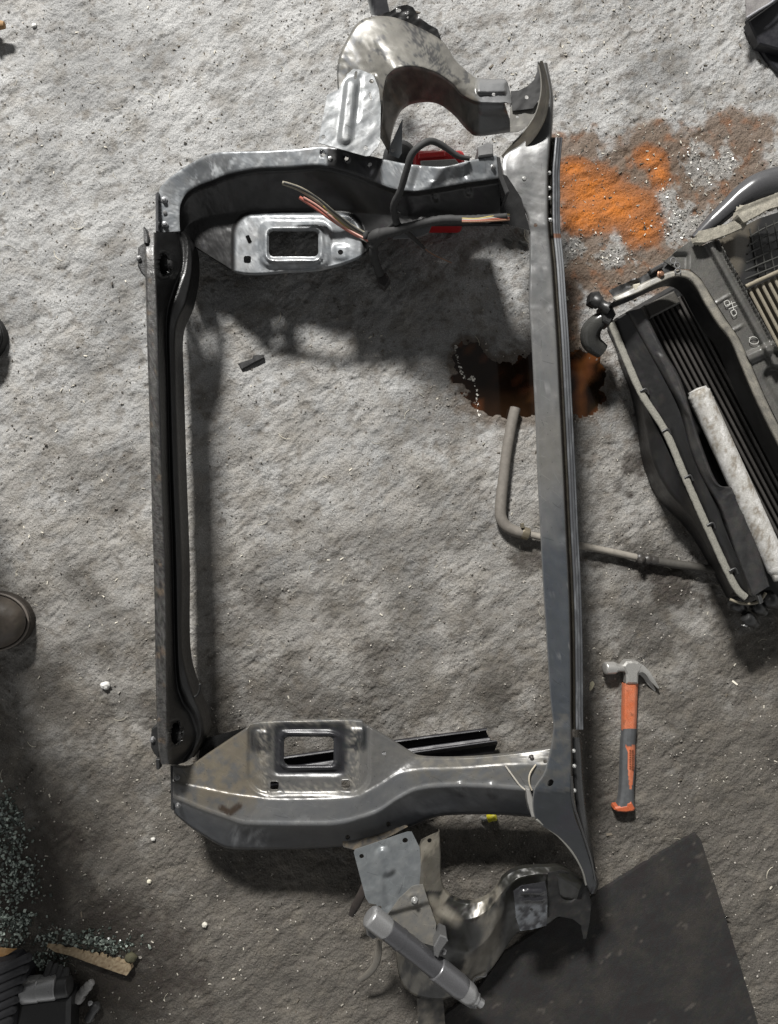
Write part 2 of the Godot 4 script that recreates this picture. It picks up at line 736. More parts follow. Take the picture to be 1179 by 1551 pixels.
func bolt(x: float, y: float, h: float, r: float, parent: Node, col := Color(0.42, 0.43, 0.44), nm := "bolt") -> MeshInstance3D:
	var a := P(x, y, h)
	var b := a + Vector3(0.0008, r * 0.0016, 0.0004)
	var o := turned(nm, a, b, [0.0, r * 1.55, 0.18, r * 1.55, 0.2, r * 0.98, 0.3, r, 0.92, r, 0.96, r * 0.86, 1.0, r * 0.8], parent, M.alloy, col, 6)
	return o

# raised rounded-rectangle rim, in mm, for use inside an emboss function
func rim(x: float, y: float, cx: float, cy: float, hw: float, hh: float, r: float, wide: float) -> float:
	var q := Vector2(absf(x - cx) - hw + r, absf(y - cy) - hh + r)
	var d := Vector2(maxf(q.x, 0), maxf(q.y, 0)).length() + minf(maxf(q.x, q.y), 0) - r
	return 1.0 - sstep(0.0, wide, absf(d))

func pad(x: float, y: float, cx: float, cy: float, hw: float, hh: float, r: float, soft: float) -> float:
	var q := Vector2(absf(x - cx) - hw + r, absf(y - cy) - hh + r)
	var d := Vector2(maxf(q.x, 0), maxf(q.y, 0)).length() + minf(maxf(q.x, q.y), 0) - r
	return 1.0 - sstep(-soft, soft, d)

func bead(x: float, y: float, ax: float, ay: float, bx: float, by: float, r: float, soft: float) -> float:
	var q := Geometry2D.get_closest_point_to_segment(Vector2(x, y), Vector2(ax, ay), Vector2(bx, by))
	return 1.0 - sstep(r - soft, r + soft, q.distance_to(Vector2(x, y)))

func nz(x: float, y: float, f: float) -> float:
	return n_mid.get_noise_2d(x * f, y * f)

func dust(x: float, y: float, base: Color, d: Color, lo: float, hi: float, f := 0.02) -> Color:
	var mid := (lo + hi) / 2.0
	var half := (hi - lo) * 0.95
	return base.lerp(d, sstep(mid - half, mid + half, nz(x, y, f) * 0.65 + nz(y + 90.0, x, f * 4.0) * 0.25 + nz(x - 50.0, y, f * 13.0) * 0.18))

# ------------------------------------------------------------------ the floor

func blob(x: float, y: float, b: Array) -> float:
	var best := 0.0
	for k in range(0, b.size(), 4):
		var dx: float = (x - b[k]) / b[k + 2]
		var dy: float = (y - b[k + 1]) / b[k + 3]
		var d := dx * dx + dy * dy
		if d < 4.0:
			best = maxf(best, 1.0 - sqrt(d) * 0.5)
	return best

const RUST_CORE := [900, 285, 46, 34, 935, 315, 48, 36, 970, 350, 32, 26, 872, 255, 22, 14, 985, 240, 22, 16, 1000, 262, 14, 22, 885, 330, 36, 22]
const RUST_WIDE := [935, 290, 95, 75, 1000, 235, 60, 42, 1095, 215, 62, 42, 1120, 255, 40, 40, 1110, 290, 40, 26, 900, 385, 40, 60, 955, 405, 70, 34, 1000, 370, 70, 46, 860, 470, 26, 60, 1060, 250, 90, 60, 880, 225, 40, 24, 1060, 310, 55, 30]
const CRYSTAL := [1070, 255, 36, 30, 1100, 245, 20, 26, 1035, 340, 40, 36, 1010, 300, 18, 26, 928, 390, 30, 20, 868, 375, 18, 18, 1055, 225, 14, 16]
const PUDDLE := [712, 548, 20, 24, 745, 578, 34, 26, 775, 590, 52, 34, 810, 575, 40, 28, 870, 570, 38, 32, 880, 600, 26, 22, 697, 573, 10, 6, 760, 610, 34, 16]
const GLASSY := [10, 1260, 34, 60, 25, 1330, 36, 50, 20, 1400, 44, 34, 110, 1425, 70, 18, 170, 1430, 50, 16, 75, 1455, 34, 20, 5, 1230, 22, 40]
const OILY := [940, 735, 12, 16, 955, 750, 12, 10, 968, 715, 10, 14, 1000, 870, 46, 20, 860, 850, 80, 26, 1040, 900, 60, 30, 40, 1330, 110, 120, 180, 1400, 110, 70, 240, 1480, 120, 60, 100, 1500, 120, 60, 960, 700, 20, 20, 250, 1440, 60, 50]

func floor_height(x: float, y: float) -> float:
	# direction of the trowelled grain
	var u := x * 0.82 - y * 0.57
	var v := x * 0.57 + y * 0.82
	var h := 6.0 * n_low.get_noise_2d(x * 0.006, y * 0.006)
	# trowelled: flat tops, pits between them, smooth patches and rough ones
	var rough := sstep(-0.25, 0.3, n_low.get_noise_2d(x * 0.009 + 60.0, y * 0.009))
	h += 3.4 * minf(n_mid.get_noise_2d(u * 0.016 + 5.0, v * 0.034), 0.1)
	var f := n_fine.get_noise_2d(u * 0.10, v * 0.15)
	h += (0.35 + 0.95 * rough) * f
	h += 3.2 * minf(n_mid.get_noise_2d(u * 0.028 + 70.0, v * 0.055), 0.07)
	var pit := n_low.get_noise_2d(x * 0.03 + 300.0, y * 0.035)
	h -= 6.5 * maxf(0.0, pit - 0.3) * (0.7 + f)
	h += (0.5 + 1.2 * rough) * (0.5 - absf(n_mid.get_noise_2d(u * 0.035, v * 0.06 + 40.0))) * 2.0
	for k in range(0, GOUGES.size(), 4):
		if absf(x - (GOUGES[k] + GOUGES[k + 2]) * 0.5) < 26.0 and absf(y - (GOUGES[k + 1] + GOUGES[k + 3]) * 0.5) < 26.0:
			h -= 3.5 * bead(x + 4.0 * f, y + 3.0 * f, GOUGES[k], GOUGES[k + 1], GOUGES[k + 2], GOUGES[k + 3], 1.6, 1.6)
	return h

# short gouges left by tools and dragged parts
const GOUGES := [68, 944, 102, 910, 88, 590, 118, 566, 36, 1182, 52, 1158, 232, 150, 250, 118, 160, 186, 182, 172, 560, 998, 588, 982, 1004, 1146, 1026, 1130, 150, 265, 180, 252, 620, 1255, 656, 1244, 420, 905, 446, 890, 318, 1000, 332, 986, 478, 600, 500, 588, 700, 860, 716, 848, 108, 742, 124, 736, 980, 1250, 1000, 1240]

var wet_level := -1.2

func ground() -> void:
	var xs := stretch(-46.0, 1226.0, 2.2)
	var ys := stretch(-46.0, 1598.0, 2.2)
	var nx := xs.size()
	var ny := ys.size()
	var v := PackedVector3Array()
	var c := PackedColorArray()
	v.resize(nx * ny)
	c.resize(nx * ny)
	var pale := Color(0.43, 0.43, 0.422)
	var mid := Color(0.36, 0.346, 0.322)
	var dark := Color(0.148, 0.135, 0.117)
	for j in ny:
		var y := ys[j]
		for i in nx:
			var x := xs[i]
			var h := 0.0
			var col := mid
			if x > -200 and x < 1400 and y > -200 and y < 1750:
				h = floor_height(x, y) * (1.0 - sstep(0.0, 120.0, maxf(maxf(-46.0 - x, x - 1226.0), maxf(-46.0 - y, y - 1598.0))))
				var w := n_warp.get_noise_2d(x * 0.011, y * 0.011)
				var w2 := n_warp.get_noise_2d(x * 0.05 + 31.0, y * 0.05)
				# light falloff painted in with oily dirt: darker towards the lower, right side
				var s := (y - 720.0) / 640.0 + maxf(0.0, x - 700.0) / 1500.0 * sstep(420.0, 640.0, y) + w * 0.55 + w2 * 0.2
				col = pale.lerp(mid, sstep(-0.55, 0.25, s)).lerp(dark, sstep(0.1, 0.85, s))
				col = col.lerp(Color(0.27, 0.24, 0.195), 0.28 * sstep(0.05, 0.5, n_warp.get_noise_2d(x * 0.018 + 200.0, y * 0.018)))
				var damp := n_warp.get_noise_2d(x * 0.0042 + 820.0, y * 0.0042 + 15.0)
				col = col * (0.95 + 0.14 * w2 + 0.04 * h) * (1.0 - 0.3 * sstep(0.02, 0.4, damp + 0.15 * w2))
				# tramples: dark scuffs drawn out along the trowelling
				var sc := n_warp.get_noise_2d(x * 0.009 - y * 0.006 + 400.0, (x * 0.57 + y * 0.82) * 0.022)
				col = col.lerp(Color(0.16, 0.145, 0.125), 0.45 * sstep(0.12, 0.5, sc + 0.3 * w2))
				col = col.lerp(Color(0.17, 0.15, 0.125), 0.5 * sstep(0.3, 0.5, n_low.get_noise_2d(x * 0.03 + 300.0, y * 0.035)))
				if x > 640 and y < 700:
					var wide := blob(x, y, RUST_WIDE) + 0.05 + w * 0.3 + w2 * 0.16
					if wide > 0.3:
						var cr := blob(x, y, CRYSTAL) + w2 * 0.55
						var k := sstep(0.34, 0.62, wide) * (1.0 - 0.85 * sstep(0.45, 0.75, cr))
						col = col.lerp(Color(0.15, 0.098, 0.062), k * 0.85)
						var warm := sstep(0.1, 0.6, n_warp.get_noise_2d(x * 0.03 + 70.0, y * 0.03))
						col = col.lerp(Color(0.24, 0.1, 0.04), k * warm * 0.7)
						col = col.lerp(Color(0.36, 0.35, 0.33), sstep(0.5, 0.75, cr) * 0.6)
						if cr > 0.5:
							h += 1.6 * absf(n_fine.get_noise_2d(x * 0.2, y * 0.2))
					var core := blob(x, y, RUST_CORE) + w * 0.22 + w2 * 0.14
					col = col.lerp(Color(0.3, 0.1, 0.02), 0.85 * sstep(0.22, 0.5, core)).lerp(Color(0.52, 0.16, 0.018), sstep(0.46, 0.95, core))
					var pd := blob(x, y, PUDDLE) + 0.06 + w2 * 0.2 + n_fine.get_noise_2d(x * 0.1, y * 0.1) * 0.05
					col = col.lerp(Color(0.12, 0.09, 0.065), 0.75 * sstep(0.02, 0.34, pd))
					if pd < 0.36 and x > 655 and x < 955 and y > 485 and y < 670:
						h = maxf(h, wet_level + 0.35 + 0.25 * w2)
					if pd > 0.2:
						h = lerpf(h, -7.0, sstep(0.36, 0.56, pd))
						col = col.lerp(Color(0.05, 0.034, 0.02), sstep(0.36, 0.55, pd) * 0.8)
				var oil := blob(x, y, OILY) + w * 0.35 + w2 * 0.25
				col = col.lerp(Color(0.055, 0.046, 0.038), sstep(0.45, 0.85, oil) * 0.8)
			v[j * nx + i] = Vector3((x - CX) / UNIT, h * 0.001, (y - CY) / UNIT)
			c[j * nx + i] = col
	var nor := PackedVector3Array()
	nor.resize(nx * ny)
	for j in ny:
		var j0 := maxi(j - 1, 0) * nx
		var j1 := mini(j + 1, ny - 1) * nx
		for i in nx:
			var a := v[j * nx + maxi(i - 1, 0)]
			var b := v[j * nx + mini(i + 1, nx - 1)]
			var d := v[j0 + i]
			var f := v[j1 + i]
			nor[j * nx + i] = Vector3(-(b.y - a.y) / (b.x - a.x), 1.0, -(f.y - d.y) / (f.z - d.z)).normalized()
	var idx := PackedInt32Array()
	idx.resize((nx - 1) * (ny - 1) * 6)
	var q := 0
	for j in ny - 1:
		for i in nx - 1:
			var a := j * nx + i
			idx[q] = a
			idx[q + 1] = a + 1
			idx[q + 2] = a + nx + 1
			idx[q + 3] = a
			idx[q + 4] = a + nx + 1
			idx[q + 5] = a + nx
			q += 6
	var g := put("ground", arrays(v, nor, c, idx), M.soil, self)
	g.set_meta("kind", "structure")
	# the puddle: a level sheet of oily water, its shore drawn by the floor that rises through it
	var shore := pts2([676, 540, 700, 505, 735, 515, 800, 530, 850, 515, 925, 520, 935, 580, 915, 640, 850, 640, 800, 650, 730, 650, 690, 600])
	var pool := field(shore, 12.0, func(_x: float, _y: float) -> float: return wet_level)
	var pm := sheet("puddle", pool, self, M.oil, 0.3, func(x: float, y: float) -> Color: return Color(0.016, 0.01, 0.006).lerp(Color(0.14, 0.05, 0.018), (0.6 * sstep(0.2, 0.5, nz(x, y, 0.03)) if x < 840 else 0.75 * sstep(-0.2, 0.3, nz(x, y, 0.03)))), null, 0.0)
	pm.set_meta("kind", "structure")

func stretch(a: float, b: float, step: float) -> PackedFloat32Array:
	var r := PackedFloat32Array()
	for d in [4200.0, 2200.0, 1200.0, 600.0, 300.0, 150.0, 75.0, 36.0, 16.0, 6.0]:
		r.append(a - d)
	var x := a
	while x < b:
		r.append(x)
		x += step
	for d in [0.0, 6.0, 16.0, 36.0, 75.0, 150.0, 300.0, 600.0, 1200.0, 2200.0, 4200.0]:
		r.append(b + d)
	return r

func mat_board() -> void:
	var t := thing("floor_mat", "black dusty rubber mat lying under the lower wheel arch panel", "mat", 930, 1460)
	var o := pts2([1054, 1262, 1062, 1272, 1100, 1392, 1149, 1552, 1180, 1650, 560, 1650, 660, 1548, 722, 1502, 765, 1443, 850, 1388, 920, 1344, 1000, 1294])
	var g := field(o, 4.0, func(_x: float, _y: float) -> float: return 14.0)
	var col := func(x: float, y: float) -> Color:
		var k := sstep(-0.4, 0.7, n_warp.get_noise_2d(x * 0.012, y * 0.012) + 0.5 * nz(x, y, 0.16) + 0.3 * nz(x, y, 0.5))
		if nz(x * 0.6 + y, y * 0.3 - x * 0.2, 0.05) > 0.48 and nz(x, y, 0.3) > 0.0:
			return Color(0.07, 0.062, 0.052)
		return Color(0.016, 0.0155, 0.0155).lerp(Color(0.032, 0.028, 0.024), k)
	sheet("mat_sheet", g, t, M.board, 10.0, col, func(x: float, y: float) -> float: return 0.5 * nz(x, y, 0.03), 1.5)

# ------------------------------------------------------------------ the car front frame

func grey_metal(x: float, y: float) -> Color:
	return dust(x, y, Color(0.21, 0.226, 0.242), Color(0.3, 0.302, 0.3), -0.1, 0.5, 0.018)

func dark_metal(x: float, y: float) -> Color:
	return dust(x, y, Color(0.07, 0.072, 0.077), Color(0.13, 0.125, 0.115), -0.05, 0.5, 0.018)

func black_metal(x: float, y: float) -> Color:
	return dust(x, y, Color(0.012, 0.012, 0.013), Color(0.03, 0.028, 0.025), 0.1, 0.6, 0.02)

func front_frame() -> void:
	var t := thing("car_front_frame", "large unbolted car front-end frame of four black and grey steel beams", "car part", 560, 700)
	crossmember(t)
	upper_rail(t)
	lower_rail(t)
	tie_bar(t)
	upper_arch(t)
	lower_arch(t)

func crossmember(t: Node3D) -> void:
	# left to right across the bar, each row from its top end to its bottom end
	var e1 := [219, 352, 150, 219, 380, 166, 220, 410, 170, 221, 440, 171, 222.5, 500, 172, 225, 578, 173, 229, 720, 174, 231, 800, 174, 233.4, 868, 174, 236, 1016, 172, 237, 1060, 171, 238, 1105, 170, 240, 1135, 166, 244, 1158, 150]
	var e2 := [235, 352, 152, 235, 380, 168, 236, 410, 172, 238, 440, 173, 240.6, 513, 174, 243, 600, 175, 246.5, 720, 176, 249, 800, 176, 251, 868, 176, 252, 1016, 174, 252.5, 1060, 173, 252.7, 1105, 172, 254, 1135, 168, 257, 1158, 152]
	var e3 := [269, 352, 92, 275, 372, 88, 275, 405, 88, 262, 440, 96, 252, 487, 104, 254, 578, 108, 257, 720, 110, 260, 800, 110, 262, 868, 110, 266, 1016, 106, 275, 1060, 98, 290, 1085, 90, 296, 1120, 88, 270, 1158, 90]
	var e4 := [276, 352, 96, 284, 366, 92, 282, 405, 92, 270, 440, 102, 257, 487, 110, 258, 578, 114, 262, 720, 116, 265, 800, 116, 267, 868, 116, 271, 1016, 112, 282, 1056, 104, 298, 1084, 96, 303, 1116, 94, 282, 1154, 94]
	var e5 := [280, 350, 80, 291, 369, 76, 292.7, 410, 76, 284, 456, 84, 268, 500, 90, 269, 578, 92, 273, 720, 94, 276, 800, 94, 278, 868, 94, 279, 987, 92, 292.7, 1046, 84, 307.5, 1085, 76, 310.5, 1114, 74, 294, 1147, 78]
	e1 = shifted(e1, 0, 0, 58.0)
	e2 = shifted(e2, 0, 0, 58.0)
	e3 = shifted(e3, 0, 0, 58.0)
	e4 = shifted(e4, 0, 0, 58.0)
	e5 = shifted(e5, 0, 0, 58.0)
	var rows := [dropped(e1, 172.0), e1, shifted(e1, 1.5, 0, 3.0), shifted(e2, -1.5, 0, 2.0), e2, shifted(e3, -1, 0, 6.0), e3, e4, shifted(e5, -2, 0, 10.0), e5, dropped(e5, 50.0)]
	var g := loft(rows, 420, [2, 1, 6, 1, 10, 1, 2, 4, 1, 1])
	g = cut(g, [circle(249, 401, 17, 16, 0.42), circle(266.5, 1111, 17, 16, 0.42)])
	var col := func(x: float, y: float) -> Color:
		var ex := at_curve(pts3(e1), clampf((y - 352) / 806.0, 0, 1)).x
		var worn := (1.0 - sstep(13.0, 18.0, x - ex)) * sstep(-0.7, 0.6, 0.4 * nz(x, y * 0.25, 0.2) + 0.7 * nz(x, y * 0.6, 0.9))
		worn *= 0.35 + 1.0 * pow(absf(n_cell.get_noise_2d(x * 0.6, y * 0.4)), 0.7) + 0.5 * rng.randf()
		var c := Color(0.011, 0.0105, 0.01).lerp(Color(0.075, 0.073, 0.07), minf(worn, 1.2))
		return c.lerp(Color(0.2, 0.13, 0.07), worn * 0.35 * sstep(0.2, 0.5, nz(x + 300.0, y, 0.03)))
	var bar := sheet("crossmember", g, t, M.cast_black, 3.0, col, func(x: float, y: float) -> float: return 3.0 * rim(x, y, 249, 401, 9, 20, 8, 3.0) + 3.0 * rim(x, y, 266.5, 1111, 9, 20, 8, 3.0), 0.8)
	for q in [[249, 401, 180.0], [266.5, 1111, 180.0]]:
		turned("bushing", P(q[0] - 5, q[1], q[2] + 4), P(q[0] + 5, q[1], q[2] - 12), [0.0, 9.0, 0.1, 18.0, 0.5, 20.0, 0.8, 18.0, 1.0, 12.0], bar, M.rubber, Color(0.02, 0.02, 0.02))
		turned("bolt", P(q[0] + 2, q[1], q[2] + 2), P(q[0] + 9, q[1], q[2] + 3), [0.0, 7.0, 0.8, 7.0, 1.0, 5.5], bar, M.alloy, Color(0.2, 0.2, 0.2), 6)
	# mounting ears on the outer edge
	var ear := func(y0: float, s: float) -> PackedVector2Array:
		return pts2([222, y0 - 22 * s, 214, y0 - 18 * s, 209, y0 - 14 * s, 208, y0 + 14 * s, 213, y0 + 24 * s, 222, y0 + 34 * s])
	prism("mounting_ear", ear.call(388, 1.0), 150, 196, t, M.cast_black, Color(0.022, 0.021, 0.02), 3.0)
	var low := PackedVector2Array()
	for q in ear.call(1118, 1.0):
		low.append(Vector2(q.x + 20, q.y))
	prism("mounting_ear", low, 150, 196, t, M.cast_black, Color(0.022, 0.021, 0.02), 3.0)
	bolt(211, 392, 196, 4, t, Color(0.3, 0.3, 0.3))
	bolt(231.5, 1120, 196, 4, t, Color(0.3, 0.3, 0.3))
	prism("locating_tab", pts2([217, 344, 219, 343, 224, 356, 224, 368, 218, 368]), 198, 230, t, M.cast_black, Color(0.05, 0.05, 0.05), 1.0)
	prism("locating_tab", pts2([236, 1150, 242, 1150, 241, 1166, 237, 1166]), 188, 208, t, M.cast_black, Color(0.03, 0.03, 0.03), 1.0)
	tube("wire_hook", [293, 1056, 146, 299, 1053, 150, 303, 1044, 158, 303, 1036, 164], 2.2, t, M.rubber, Color(0.02, 0.02, 0.02), 14, 8)

func upper_rail(t: Node3D) -> void:
	var A := [240, 351, 160, 240.5, 325, 164, 241, 290, 168, 252, 274, 172, 270, 260, 178, 290, 247, 184, 316, 234, 190, 340, 230, 195, 385, 229, 202, 444, 226, 210, 496, 222, 218, 540, 231, 232, 582, 241, 252, 620, 248.5, 272, 671, 252, 290, 712, 243, 296, 752, 235, 296]
	var B := [273, 350, 157, 272, 333, 160, 273, 312, 163, 279, 297, 167, 288, 287, 171, 303, 279, 176, 322, 272, 182, 345, 263, 189, 389, 254, 198, 438, 252, 206, 487, 249.5, 214, 540, 263, 230, 592, 284, 256, 630, 288, 275, 671, 282, 284, 712, 275, 288, 756, 269, 288]
	var C := [276, 352, 118, 280, 346, 114, 286, 340, 112, 294, 335, 112, 305, 331, 112, 318, 328, 114, 334, 325, 116, 352, 323, 118, 385, 320, 124, 430, 318, 132, 480, 319, 142, 540, 322, 164, 592, 326, 204, 630, 328, 230, 671, 327, 240, 712, 325, 244, 758, 322, 246]
	var D := [276, 354, 114, 282, 361, 110, 291, 370, 106, 302, 378, 106, 314, 386, 108, 328, 395, 110, 341, 403, 114, 355, 411, 118, 385, 415, 124, 430, 412, 134, 490, 407, 146, 549, 386, 164, 582, 346, 200, 622, 341, 228, 664, 340, 240, 712, 340, 244, 762, 340, 246]
	var rows := [dropped_to(A, 8.0, 84.0, 600.0), dropped(A, 60.0), A, shifted(A, 0, 1.2, 1.5), B, shifted(B, 0.6, 3.0, -6.0), shifted(B, 1.5, 8.0, -18.0), C, D, dropped(D, 9.0)]
	var g := loft(rows, 260, [1, 2, 1, 9, 2, 2, 14, 30, 1])
	var win := round_rect(407.5, 350, 482.5, 388.5, 7)
	g = cut(g, [win, round_rect(369.5, 387.5, 380.5, 398.5, 3), circle(516, 382, 4), circle(490, 234, 3), circle(525, 240, 3), round_rect(374, 356, 380, 369, 2, -0.4)])
	var emb := func(x: float, y: float) -> float:
		var h := 9.0 * rim(x, y, 445, 370, 42, 25, 11, 4.0)
		if x > 345 and x < 560 and y > 318:
			h += 8.0 * pad(x, y, 447, 371, 52, 33, 14, 3.0) * sstep(322, 330, y)
			h += 10.0 * (pad(x, y, 452, 385, 98, 66, 40, 4.0)) * sstep(320, 326, y)
		h += 4.0 * pad(x, y, 516, 382, 11, 11, 5, 2.5)
		# kinks stamped in the right half of the flange
		if x > 575:
			h -= 7.0 * bead(x, y, 640, 245, 628, 284, 6.0, 4.0)
			h += 5.0 * bead(x, y, 657, 280, 660, 300, 4.0, 3.0) + 5.0 * bead(x, y, 708, 272, 710, 292, 4.0, 3.0)
		return h + 1.2 * nz(x, y, 0.02) + 0.25 * nz(x, y, 0.12)
	var col := func(x: float, y: float, r: float) -> Color:
		var c := grey_metal(x, y)
		# rubbed zinc, silvery reflection painted in, on flange and plate; sooty paint in channel
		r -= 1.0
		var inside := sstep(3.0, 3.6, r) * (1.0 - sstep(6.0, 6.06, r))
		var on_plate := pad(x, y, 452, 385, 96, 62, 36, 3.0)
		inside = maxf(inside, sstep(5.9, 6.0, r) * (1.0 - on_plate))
		var rub := sstep(0.1, 0.5, nz(x * 1.6, y * 0.8, 0.03) + 0.4 * nz(x, y, 0.2))
		c = c.lerp(Color(0.4, 0.42, 0.435), rub * 0.7)
		# swirled bare streaks where it was rubbed
		c = c.lerp(Color(0.56, 0.58, 0.59), 0.65 * sstep(0.2, 0.45, nz(x * 2.2 + y * 1.6, y * 0.5 - x * 0.2, 0.035)) * (1.0 if r < 3.2 else 0.4))
		c = c.lerp(Color(0.09, 0.095, 0.1), 0.75 * pad(x, y, 322, 258, 38, 22, 18, 12.0) * (1.0 - rub))
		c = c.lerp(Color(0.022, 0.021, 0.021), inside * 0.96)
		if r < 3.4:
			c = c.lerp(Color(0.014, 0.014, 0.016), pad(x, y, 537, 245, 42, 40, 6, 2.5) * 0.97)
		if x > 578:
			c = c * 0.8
		return c
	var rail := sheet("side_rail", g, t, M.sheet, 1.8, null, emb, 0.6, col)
	for q in [[249, 303, 168.0], [250, 340, 164.0]]:
		bolt(q[0], q[1], q[2], 4.2, rail)
	turned("spot_hole", P(250, 322, 165), P(250, 322, 168), [0.0, 4.0, 1.0, 4.0], rail, M.sheet, Color(0.3, 0.3, 0.3))
	bolt(747, 253, 294, 3.0, rail, Color(0.3, 0.3, 0.3))
	bolt(501, 240, 219, 3.0, rail, Color(0.6, 0.6, 0.6))
	bolt(561, 250, 240, 3.0, rail, Color(0.6, 0.6, 0.6))
	# left end plate standing on edge
	prism("end_plate", pts2([235.5, 293, 239.5, 290, 240, 351, 236, 351]), 120, 180, t, M.gloss_black, Color(0.05, 0.05, 0.052), 1.0)
	# boxed-in end of the rail and the small bracket on its top
	var box := field(pts2([700, 322, 756, 262, 768, 266, 790, 300, 803, 349, 770, 340, 712, 341]), 4.0, func(x: float, y: float) -> float: return 222.0 + 0.05 * (x - 700) - 0.1 * (y - 300))
	sheet("rail_end_box", box, t, M.gloss_black, 2.0, func(_x: float, _y: float) -> Color: return Color(0.02, 0.02, 0.02))
	prism("rail_bracket", pts2([724, 222, 730, 219, 738, 214, 747, 218, 748, 234, 725, 237]), 240, 304, t, M.sheet, Color(0.2, 0.2, 0.2), 2.0)
	prism("rail_end_flange", pts2([752, 236, 758, 238, 762, 266, 772, 290, 766, 294, 757, 270]), 210, 296, t, M.gloss_black, Color(0.04, 0.04, 0.042), 1.5)
	var strip := field(pts2([595, 362, 600, 352, 622, 344, 654, 342, 650, 352, 640, 357, 618, 361]), 4.0, func(x: float, _y: float) -> float: return 170.0 + 0.1 * (x - 600))
	sheet("lower_tab", strip, t, M.sheet, 1.6, func(_x: float, _y: float) -> Color: return Color(0.4, 0.41, 0.42))

